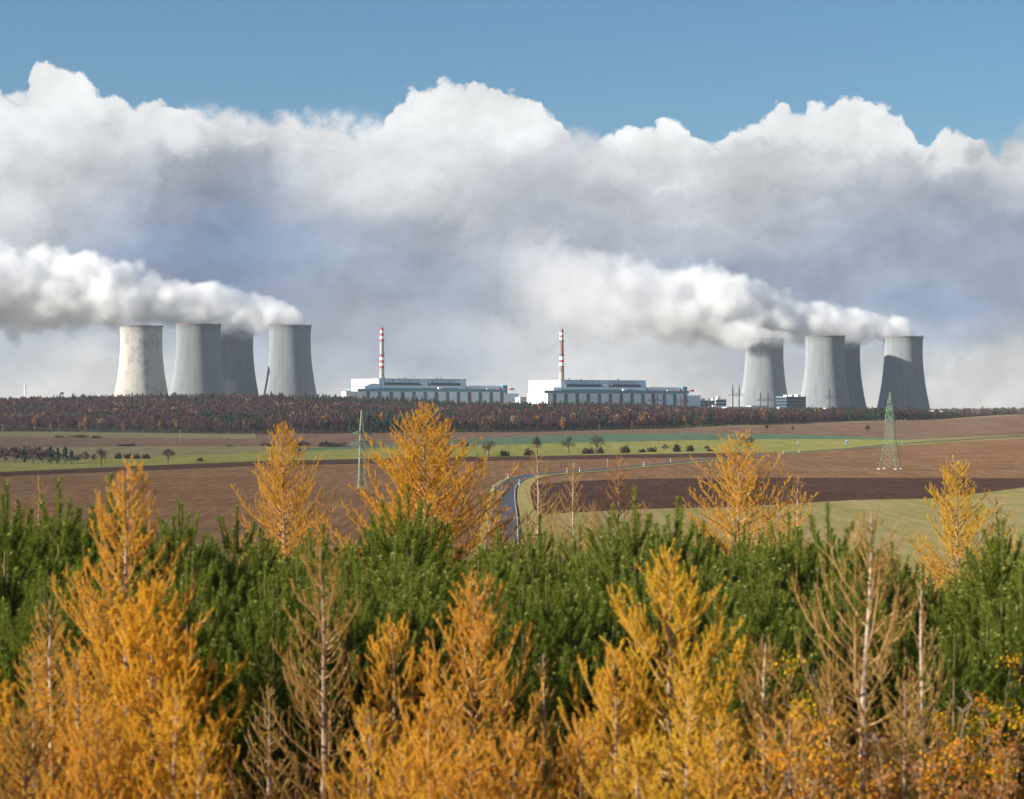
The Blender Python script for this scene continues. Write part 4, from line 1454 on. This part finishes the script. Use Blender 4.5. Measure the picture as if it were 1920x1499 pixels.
# photo column, top row, distance, half width in photo pixels, leaf, needle density, options, label
LARCHES = [
    # beyond the pines
    (527, 792, 62, 86, 'larch_gold', 0.72, dict(wide=0.42, flare=14, nper=13, full_from=0.38, up=20, shape=0.6), 'pale golden larch with a slim even crown, first left of the slender pylon'),
    (795, 752, 58, 150, 'larch_gold', 0.95, dict(wide=0.42, flare=24, nper=15, full_from=0.30, up=28, shape=0.55, top_bare=.16), 'largest deep golden larch behind the pines, right of the slender pylon'),
    (930, 918, 60, 46, 'larch_gold', 0.75, dict(wide=0.42, flare=22, nper=12, full_from=0.5, up=18), 'small orange larch top in front of the road bend'),
    (1008, 838, 62, 56, 'larch_tan', 0.19, dict(wide=0.42, flare=22, nper=8, full_from=0.4, up=14, bark='pale_bark'), 'nearly bare tan larch standing right of the road bend, before the upright fruit tree'),
    (1074, 866, 64, 50, 'larch_tan', 0.23, dict(wide=0.42, flare=22, nper=8, full_from=0.4, up=14, bark='pale_bark'), 'nearly bare tan larch between another bare one and a rusty one'),
    (1160, 852, 60, 56, 'larch_rust', 0.34, dict(wide=0.42, flare=22, nper=9, full_from=0.4, up=20), 'thin rusty orange larch above the pines near the middle of the road'),
    (1110, 940, 66, 60, 'larch_tan', 0.30, dict(wide=0.42, flare=22, nper=10, full_from=0.35, up=18), 'short tan larch low between the bare ones and the rusty one'),
    (1040, 950, 68, 60, 'larch_tan', 0.38, dict(wide=0.42, flare=22, nper=10, full_from=0.35, up=18), 'short straw coloured larch low between the two bare tan ones'),
    (985, 965, 60, 45, 'larch_tan', 0.47, dict(wide=0.42, flare=22, nper=10, full_from=0.4, up=20), 'low pale larch at the inner edge of the road bend'),
    (1200, 940, 58, 55, 'larch_rust', 0.22, dict(wide=0.42, flare=22, nper=9, full_from=0.4, up=20), 'low rusty larch right of the thin rusty one'),
    (1385, 806, 58, 112, 'larch_gold', 0.70, dict(wide=0.42, flare=24, nper=13, full_from=0.35, up=24, shape=0.62, top_bare=.14), 'broad golden larch with airy top crossing the road, behind the pines'),
    (1495, 888, 60, 48, 'larch_tan', 0.27, dict(wide=0.42, flare=22, nper=8, full_from=0.4, up=15, bark='pale_bark'), 'sparse tan larch just right of the broad airy golden one'),
    (1460, 930, 56, 50, 'larch_gold', 0.40, dict(wide=0.42, flare=22, nper=9, full_from=0.4, up=20), 'low golden larch between the broad airy one and the sparse tan one'),
    (1800, 858, 52, 82, 'larch_yellow', 0.85, dict(wide=0.42, flare=22, nper=14, full_from=0.28, up=22, shape=0.62), 'bright yellow gold larch with pointed top, farthest right behind the pines'),
    (1862, 925, 52, 60, 'larch_gold', 0.30, dict(wide=0.42, flare=22, nper=9, full_from=0.35, up=18), 'thin golden larch with bare top right of the bright yellow one'),
    (1740, 1030, 50, 62, 'larch_orange', 0.55, dict(wide=0.42, flare=22, nper=11, full_from=0.3, up=28), 'low orange larch at the foot of the bright yellow one'),
    (1640, 985, 52, 50, 'larch_rust', 0.30, dict(wide=0.42, flare=22, nper=9, full_from=0.35, up=20), 'reddish orange larch low behind the crooked bare tree'),
    (1905, 985, 50, 45, 'larch_yellow', 0.40, dict(wide=0.42, flare=22, nper=9, full_from=0.35, up=20), 'yellow larch tip at the right edge of the photo, behind pines'),
    (70, 890, 50, 45, 'larch_tan', 0.38, dict(wide=0.42, flare=22, nper=8, full_from=0.4, up=15), 'sparse tan larch standing behind the pines at the far left'),
    (30, 935, 54, 55, 'larch_tan', 0.42, dict(wide=0.42, flare=22, nper=9, full_from=0.4, up=18), 'low sparse tan larch left of another in the far left corner of the pines'),
    # in front of the pines
    (235, 868, 25.5, 150, 'larch_orange', 0.50, dict(nper=18, up=20, shape=0.72, nl=.032), 'tallest orange larch of the front row, its thin top above the pines'),
    (290, 1095, 21.5, 165, 'larch_gold', 1.0, dict(nper=24, up=22, shape=0.55, nl=.027), 'dense bright golden larch of the front row, before the tallest orange one'),
    (100, 1120, 22.5, 95, 'larch_orange', 0.30, dict(nper=17, up=18, bark='pale_bark'), 'sparse orange larch with pale trunk, second from the left edge in front'),
    (-8, 1270, 20.5, 110, 'larch_gold', 0.8, dict(nper=20, up=20), 'golden larch cut by the left edge of the photo'),
    (40, 1340, 19.6, 110, 'larch_tan', 0.95, dict(nper=20, up=24), 'low dull orange larch in the bottom left corner'),
    (605, 1020, 23.0, 105, 'larch_tan', 0.40, dict(nper=17, up=18, bark='larch_bark', shape=.6), 'thin brown larch with bare lower trunk, between dense golden and branching ones'),
    (748, 1165, 22.0, 100, 'larch_gold', 0.62, dict(nper=19, up=14, shape=0.5), 'narrow golden larch of upright wands beside the one with a dark trunk'),
    (888, 1080, 21.5, 160, 'larch_orange', 0.60, dict(nper=18, up=22, shape=0.62, bark='bark'), 'open orange larch with straight dark trunk in front'),
    (1020, 1220, 22.0, 60, 'larch_tan', 0.34, dict(nper=13, up=14), 'thin nearly bare larch wand between the dark trunked and the big golden yellow larch'),
    (1255, 1035, 21.5, 180, 'larch_yellow', 0.80, dict(nper=21, up=22, shape=0.62), 'big golden yellow larch of the front row with a pointed crown'),
    (1612, 955, 20.5, 165, 'larch_tan', 0.30, dict(nper=12, up=20, bark='pale_bark', shape=0.5, lean=0.02), 'crooked nearly bare larch with pale trunk and long arching twigs in front'),
    (1735, 1085, 21.5, 75, 'larch_tan', 0.19, dict(nper=10, up=12, bark='pale_bark'), 'small bare forked larch right of the crooked pale trunked one'),
    (1425, 1200, 20.5, 110, 'larch_tan', 0.53, dict(nper=18, up=20, bark='pale_bark'), 'low twiggy tan larch between the big golden yellow and the crooked bare one'),
    (1480, 1330, 19.4, 130, 'larch_orange', 0.35, dict(nper=20, up=28), 'low dull orange larch at the bottom below the twiggy tan one'),
    (690, 1325, 19.6, 110, 'larch_gold', 0.5, dict(nper=20, up=22), 'low golden larch at the bottom left of the dark trunked one'),
    (810, 1310, 19.2, 130, 'larch_orange', 0.75, dict(nper=22, up=26), 'low full orange larch at the foot of the dark trunked one'),
    (960, 1365, 19.0, 120, 'larch_orange', 0.70, dict(nper=22, up=26), 'low orange larch at the bottom, right of the dark trunked one'),
    (1085, 1345, 19.4, 120, 'larch_orange', 0.60, dict(nper=20, up=26), 'low orange larch at the bottom, left of the big golden yellow one'),
    (1190, 1380, 18.8, 130, 'larch_yellow', 0.70, dict(nper=22, up=26), 'low yellow larch at the foot of the big golden yellow one'),
    (1345, 1340, 18.8, 120, 'larch_gold', 0.60, dict(nper=20, up=26), 'low golden larch at the bottom, right foot of the big golden yellow one'),
    (180, 1330, 19.0, 120, 'larch_orange', 0.8, dict(nper=22, up=22), 'low orange larch at the foot of the tallest orange one'),
    (375, 1390, 18.8, 90, 'larch_gold', 0.7, dict(nper=20, up=22), 'low golden larch at the bottom, right foot of the dense golden one'),
    (330, 1285, 19.4, 100, 'larch_gold', 0.8, dict(nper=20, up=24), 'low golden larch between the dense golden one and the dark gap'),
    (65, 1215, 21.0, 100, 'larch_orange', 0.5, dict(nper=18, up=22), 'orange larch left of the sparse pale trunked one'),
    (150, 1235, 20.0, 100, 'larch_orange', 0.6, dict(nper=19, up=22), 'orange larch between the sparse pale trunked and the dense golden one'),
    (745, 1395, 18.4, 120, 'larch_gold', 0.7, dict(nper=22, up=24), 'lowest golden larch under the narrow one of upright wands'),
    (880, 1400, 18.2, 130, 'larch_orange', 0.8, dict(nper=22, up=26), 'lowest orange larch hiding the foot of the dark trunk'),
    (1290, 1240, 20.2, 110, 'larch_yellow', 0.7, dict(nper=20, up=24), 'lower golden yellow larch before the right side of the big one'),
    (1160, 1215, 20.8, 100, 'larch_gold', 0.6, dict(nper=19, up=24), 'golden larch at the left side of the big golden yellow one'),
    (1560, 1255, 19.8, 110, 'larch_tan', 0.5, dict(nper=18, up=24), 'twiggy straw coloured larch left of the crooked pale trunk'),
    (1690, 1270, 19.6, 100, 'larch_tan', 0.5, dict(nper=18, up=24), 'twiggy straw coloured larch right of the crooked pale trunk'),
    (505, 1290, 23.5, 70, 'larch_tan', 0.19, dict(nper=13, up=25), 'small dark bare larch in the gap before the dark pines'),
]
LTREES = []
for i, (px, top, y, hw, leaf, dens, opt, lab) in enumerate(LARCHES):
    x, y, zg = at(px, y)
    H = (CY - top) / F * y - zg
    W = hw / F * y
    wm, cm = gen_larch(100 + i, H, W, leaf, dens, dist=y, **opt)
    t = empty('larch_tree', (x, y, zg - 0.03), lab, 'larch', 'young larches')
    link_mesh('trunk', wm, t)
    link_mesh('crown', cm, t)


def gen_pine(seed, H, W):
    rg = random.Random(seed)
    wood = MB()
    O0, O1, S0, S1, tips = [], [], [], [], []
    lead = 0.78
    tz = H - lead
    wood.tube([(0, 0, 0), (0.02, 0, H * 0.4), (0, 0.02, H * 0.75), (0, 0, H - 0.1)], (0.05, 0.04, 0.022, 0.008), 7)
    S0.append((0, 0, H - lead)); S1.append((0, 0, H)); tips.append((0, 0, H))

    def shoot(p, az, a0, L, age):
        """one year's growth; the youngest shoots stand upright like candles"""
        if age <= 1:
            pts, _ = arc(p, az, min(a0, R(48)), R(3 + abs(rg.gauss(0, 7))), rg.uniform(0.40, 0.72), 4, rg, 0.04)
            wood.tube(pts, np.linspace(0.006, 0.004, 5), 4, cap=False)
            for q, w in zip(pts[:-1], pts[1:]):
                S0.append(q); S1.append(w)
            tips.append(pts[-1])
            return
        pts, az2 = arc(p, az, a0, a0 * 0.8, L, 2, rg, 0.08)
        wood.tube(pts, np.linspace(0.005 + 0.004 * age, 0.005 + 0.003 * (age - 1), 3), 4, cap=False)
        if age <= 3:
            for q, w in zip(pts[:-1], pts[1:]):
                O0.append(q); O1.append(w)
        e = pts[-1]
        shoot(e, az2, a0 * 0.8, L * rg.uniform(0.85, 1.05), age - 1)
        for s in (-1, 1):
            if rg.random() < 0.62:
                shoot(e, az2 + s * rg.uniform(0.5, 1.1), min(a0 + 0.15, 1.25), L * rg.uniform(0.6, 0.85), age - 1)

    z = tz
    age = 1
    while z > 0.25:
        nb = rg.choice([6, 7, 7, 8])
        a_ = min(age, 4)
        tot = min(0.10 + 0.22 * age, W)
        for b in range(nb):
            a0 = R(min(34 + 12 * age, 76) + rg.gauss(0, 6))
            shoot((0, 0, z + rg.uniform(-0.05, 0.05)), b * 6.283 / nb + rg.gauss(0, 0.25) + age, a0, max(tot / max(a_ - 0.6, 0.5) * rg.uniform(0.8, 1.15), 0.12), a_)
        z -= rg.uniform(0.44, 0.56)
        age += 1
    nd = MB()
    r_ = np.random.default_rng(seed)
    nd.add(needle_tris(np.array(S0), np.array(S1), 620, 0.082, 0.0082, 32, 60, r_), None)
    nd.add(needle_tris(np.array(O0), np.array(O1), 260, 0.075, 0.0075, 35, 75, r_), None)
    T = np.array(tips)
    T = T[r_.random(len(T)) < 0.7]
    nd.add(needle_tris(T - np.array([0, 0, 0.03]), T + np.array([0, 0, 0.015]), 380, 0.040, 0.012, 10, 75, r_), None, 1)
    return wood.mesh('trunk', M['pine_bark']), nd.mesh('crown', [M['pine_needle'], M['pine_bud']])


PINES = [gen_pine(300 + k, 4.6, 0.98 + 0.06 * k) for k in range(7)]


def put_pine(px, y, top, lab, grp, v, rz):
    x, y, zg = at(px, y)
    H = (CY - top) / F * y - zg
    t = empty('pine_tree', (x, y, zg - 0.05), lab, 'pine', grp, rotz=rz, scale=(max(H / 4.6, 0.8),) * 2 + (H / 4.6,))
    wm, cm = PINES[v]
    link_mesh('trunk', wm, t)
    link_mesh('crown', cm, t)


SPECIAL = [(110, 35, 892, 'tall young pine with spread side shoots rising above the pines at the far left'), (12, 33, 898, 'young pine at the left edge whose leader overtops its neighbours'),
           (208, 36, 885, 'young pine leader rising beside the thin top of the tallest orange larch'), (765, 36, 905, 'pine with a fan of long shoots before the largest golden larch'),
           (1190, 34, 912, 'tall dark pine rising above the others near the rusty larch'), (1552, 36, 938, 'pine with a very long thin leader left of the crooked bare larch'),
           (1635, 37, 990, 'pine with two strong shoots right behind the crooked bare larch'), (1880, 31, 965, 'big pine leaning into the right edge of the photo'), (1270, 35, 930, 'pine with tall leader just right of the tall dark one'), (335, 38, 935, 'slim pine leader against the brown field, right of the tallest orange larch')]
rgp = random.Random(5)
for i, (px, y, top, lab) in enumerate(SPECIAL):
    put_pine(px, y, top, lab, 'young pines', i % 7, i * 1.3)
rowy = [27.0, 28.7, 30.4, 32.2, 34.0, 36.0, 38.0, 40.2, 42.5, 45.0]
line = [(0, 965), (200, 955), (330, 965), (460, 990), (560, 985), (650, 985), (760, 965), (890, 972), (970, 984), (1060, 1006), (1120, 985), (1200, 965), (1300, 975), (1400, 985), (1480, 970), (1600, 1005), (1690, 1060), (1760, 1085), (1840, 1030), (1920, 985)]
PLAB = ['young green pine in the dense belt behind the front larches', 'young green pine deep inside the dense belt of pines']
for r_, y in enumerate(rowy):
    half = 960 / F * y + 1.2
    n = int(2 * half / 1.02)
    for k in range(n + 1):
        x = -half + 2 * half * (k + (0.5 if r_ % 2 else 0)) / n + rgp.uniform(-0.3, 0.3)
        yy = y + rgp.uniform(-0.6, 0.6)
        px = CX + F * x / yy
        ln = np.interp(px, *zip(*line))
        back = (y - 27) / 18.0
        top = ln + (1 - back) ** 1.3 * 120 + rgp.uniform(-42, 30)
        if r_ == 0 and rgp.random() < 0.35:
            continue
        put_pine(px, yy, top, PLAB[0] if r_ < 4 or r_ > 7 else PLAB[1], 'young pines', rgp.randrange(7), rgp.uniform(0, 6.28))


# leafy shrubs in the lower right corner
def gen_shrub(seed, H, W, leaf, n_stem=14, leaf_n=2600, size=0.033, top_bare=0.2):
    rg = random.Random(seed)
    wood = MB()
    P = []
    for s in range(n_stem):
        az = s * 2.4
        pts, az2 = arc((rg.uniform(-.15, .15), rg.uniform(-.15, .15), 0), az, R(rg.uniform(5, 30)), R(rg.uniform(10, 45)), H * rg.uniform(0.7, 1.08), 7, rg, 0.15)
        wood.tube(pts, np.linspace(0.014, 0.003, 8), 5, cap=False)
        for k in range(2, 8):
            for j in range(4):
                L = W * rg.uniform(0.3, 0.7) * (1.1 - k / 9)
                b, _ = arc(pts[k], rg.uniform(0, 6.28), R(rg.uniform(40, 85)), R(rg.uniform(20, 60)), L, 4, rg, 0.2)
                wood.tube(b, np.linspace(0.005, 0.0015, 5), 3, cap=False)
                P += b[1:]
    P = np.array(P)
    P = P[P[:, 2] < H * (1.02 - top_bare * 0.3)]
    r_ = np.random.default_rng(seed)
    c = P[r_.integers(0, len(P), leaf_n)] + r_.normal(0, 0.05, (leaf_n, 3))
    u = r_.normal(size=(leaf_n, 3)); u /= np.linalg.norm(u, axis=1, keepdims=True)
    v = np.cross(u, r_.normal(size=(leaf_n, 3))); v /= np.linalg.norm(v, axis=1, keepdims=True)
    s = size * r_.uniform(0.6, 1.2, (leaf_n, 1))
    nrm = np.cross(u, v)
    V = np.stack([c - u * s * 0.6, c + v * s * 0.36 + nrm * s * 0.1, c + u * s * 0.6, c - v * s * 0.36 + nrm * s * 0.1], 1)
    lf = MB()
    lf.add(V.reshape(-1, 3), np.arange(leaf_n * 4).reshape(-1, 4))
    return wood.mesh('stem', M['larch_bark']), lf.mesh('foliage', M[leaf])


M['leaf_yellow'] = larch_leaf('yellow_leaves', (0.55, 0.27, 0.01), (0.72, 0.42, 0.018), (0.8, 0.55, 0.05))
M['leaf_orange'] = larch_leaf('orange_leaves', (0.45, 0.15, 0.012), (0.62, 0.26, 0.02), (0.74, 0.38, 0.04))
M['leaf_brown'] = larch_leaf('brown_leaves', (0.22, 0.09, 0.025), (0.34, 0.15, 0.04), (0.46, 0.23, 0.07))
SHRUBS = [(1735, 1215, 20.5, 130, 'leaf_yellow', 2600, 'yellow leafed shrub right of the crooked bare larch'), (1845, 1300, 20.0, 110, 'leaf_orange', 2400, 'bright orange leafed shrub near the right edge'),
          (1640, 1330, 19.2, 130, 'leaf_orange', 2000, 'dull orange leafed shrub at the foot of the crooked bare larch'), (1930, 1330, 19.4, 90, 'leaf_brown', 1500, 'brown leafed shrub cut by the right edge of the photo'),
          (1790, 1385, 18.8, 130, 'leaf_brown', 1800, 'low rust brown shrub at the bottom, below the yellow and orange ones'), (560, 1375, 20.5, 90, 'leaf_brown', 1000, 'low brown shrub at the bottom below the thin brown larch'),
          (545, 1330, 21.5, 60, 'leaf_yellow', 330, 'small shrub with few yellow leaves below the thin brown larch'), (1390, 1400, 18.6, 120, 'leaf_orange', 1500, 'low orange brown shrub at the bottom right of the big golden yellow larch'),
          (450, 1420, 19.5, 90, 'leaf_brown', 900, 'low rusty brown shrub in the dark gap at the bottom'), (1870, 1225, 21.5, 70, 'leaf_yellow', 160, 'grey stemmed shrub with a few last yellow leaves before the dark pines'), (1770, 1180, 22.0, 50, 'leaf_yellow', 120, 'thin stemmed shrub with few yellow leaves above the yellow one')]
for i, (px, top, y, hw, leaf, ln_, lab) in enumerate(SHRUBS):
    x, y, zg = at(px, y)
    H = (CY - top) / F * y - zg
    wm, fm = gen_shrub(500 + i, H, hw / F * y, leaf, 10 if ln_ < 500 else 16, int(ln_ * 3.2))
    t = empty('shrub', (x, y, zg - 0.03), lab, 'shrub', 'autumn shrubs')
    link_mesh('stem', wm, t)
    link_mesh('foliage', fm, t)

# dead grass and fern between the trees
rg = np.random.default_rng(8)
n = 60000
yy = rg.uniform(13, 75, n)
pp = rg.uniform(-250, 2170, n)
zz2 = height(pp, yy)
b = np.stack([(pp - CX) / F * yy, yy, zz2 - 0.02], -1)
d = rg.normal(size=(n, 3)) * 0.45 + np.array([0.1, 0, 1.0])
d /= np.linalg.norm(d, axis=1, keepdims=True)
sd = np.cross(d, rg.normal(size=(n, 3))); sd /= np.linalg.norm(sd, axis=1, keepdims=True)
Lg = rg.uniform(0.25, 0.85, (n, 1))
mb = MB()
mb.add(np.stack([b - sd * 0.006, b + sd * 0.006, b + d * Lg], 1), None)
M['dead_grass'] = leafy('dead_grass', [(0.1, (0.10, 0.06, 0.03)), (0.55, (0.20, 0.125, 0.055)), (0.95, (0.32, 0.22, 0.10))], 0.3)
tag(mb.build('undergrowth', M['dead_grass']), kind='stuff')

# ------------------------------------------------------------------ steam and air
def plume(name, origin, length, zc, rad, dens, D, seed, yk=1.0, wob=1.0):
    """drifting steam: a hull round a bent axis that runs to -X, filled with broken, uneven density
    zc, rad, dens: (fraction of length, value) lists"""
    zmax = max(v for _, v in zc) * 1.2 + 1
    rmax = max(v for _, v in rad) * 1.05
    mb = MB()
    ss = np.linspace(-0.0, 1.0, 26)
    pts, rr = [], []
    for t in ss:
        pts.append((-t * length + (42 if t == 0 else 0), 0, np.interp(t, *zip(*zc))))
        rr.append(np.interp(t, *zip(*rad)) * 1.55 + 6)
    mb.tube(pts, rr, 20)
    m, N = new_mat(name)
    P = N('ShaderNodeTexCoord').outputs['Object']
    wn = N.noise(P, 0.012, 3.0, 0.55, col=True)
    P2 = N.vmath('ADD', P, N.vmath('SCALE', N.vmath('SUBTRACT', wn, (0.5, 0.5, 0.5)), scale=20.0 * wob))
    sp = N('ShaderNodeSeparateXYZ', {0: P2}).outputs
    s0 = N('ShaderNodeSeparateXYZ', {0: P}).outputs
    t = N.math('MULTIPLY', s0[0], -1.0 / length, clamp=True)
    zz_ = N.math('MULTIPLY', N.ramp(t, [(a, v / zmax) for a, v in zc], 'B_SPLINE'), zmax)
    r_ = N.math('MULTIPLY', N.ramp(t, [(a, v / rmax) for a, v in rad]), rmax)
    dd = N.ramp(t, dens)
    dz = N.math('SUBTRACT', sp[2], zz_)
    fx = N.math('MULTIPLY', N.math('MAXIMUM', N.math('ADD', sp[0], 2.0), 0.0), 1 / 27.0)
    q = N.math('DIVIDE', N.math('SQRT', N.math('ADD', N.math('POWER', N.math('MULTIPLY', sp[1], 1 / yk), 2.0), N.math('MULTIPLY', dz, dz))), r_)
    q = N.math('SQRT', N.math('ADD', N.math('MULTIPLY', q, q), N.math('MULTIPLY', fx, fx)))
    Ps = N.vmath('ADD', P2, (seed * 37.0, 0, 0))
    n1 = N.noise(Ps, 0.022, 7.0, 0.60)
    vo = N('ShaderNodeTexVoronoi', {'Vector': Ps, 'Scale': 0.028, 'Detail': 1.0, 'Roughness': 0.5}, feature='F1').outputs['Distance']
    e = N.math('ADD', N.math('SUBTRACT', 1.12, q), N.math('ADD', N.math('MULTIPLY_ADD', n1, 1.25, -0.625), N.math('MULTIPLY_ADD', vo, -0.38, 0.15)))
    den = N.math('MULTIPLY', N.math('MULTIPLY', N.smooth(e, 0.0, 0.5), dd), D)
    v = N('ShaderNodeVolumePrincipled', {'Color': (0.997, 0.997, 0.997, 1), 'Density': den, 'Anisotropy': 0.15})
    finish(m, N, v.outputs[0], True)
    m.cycles.homogeneous_volume = False
    o = mb.build(name, m, loc=origin)
    return tag(o, kind='stuff')


def px2m(px, Y):
    return px / F * Y


X4, Y4, Z4 = TOP[3]
k = Y4 / F
plume('steam_plume', (X4, Y4 + 10, Z4), 760, [(0, 5), (.06, 18), (.2, 34), (.4, 52), (.6, 50), (1, 60)],
      [(0, 23), (.06, 28), (.2, 40), (.4, 58), (.6, 76), (1, 100)], [(0, 1.0), (.35, .7), (1, .30)], 0.12, 1)
X8, Y8, Z8 = TOP[7]
plume('steam_plume', (X8, Y8 + 10, Z8), 620, [(0, 3), (.1, 16), (.25, 27), (.42, 46), (.6, 50), (.78, 70), (1, 105)],
      [(0, 22), (.1, 27), (.25, 38), (.42, 60), (.6, 66), (.78, 78), (1, 90)], [(0, 1.0), (.45, .7), (.62, .25), (.8, .09), (1, 0.0)], 0.12, 4)
# steam still curling over the rims of the towers behind
for i, sd in ((2, 7), (4, 9), (6, 11)):
    Xr, Yr, Zr = TOP[i]
    plume('steam_plume', (Xr + 26, Yr - 32, Zr), 130, [(0, -3), (.4, 2), (1, 26)], [(0, 14), (.45, 23), (1, 24)], [(0, .5), (.35, 1), (.6, .45), (1, 0)], 0.08, sd)

mb = MB()
mb.box(-9000, 9500, -400, 9800, -140, 262)
m, N = new_mat('haze')
v = N('ShaderNodeVolumePrincipled', {'Color': (0.80, 0.90, 1.0, 1), 'Density': 3.2e-5, 'Anisotropy': 0.2})
finish(m, N, v.outputs[0], True)
m.cycles.homogeneous_volume = True
tag(mb.build('haze', m), kind='stuff')
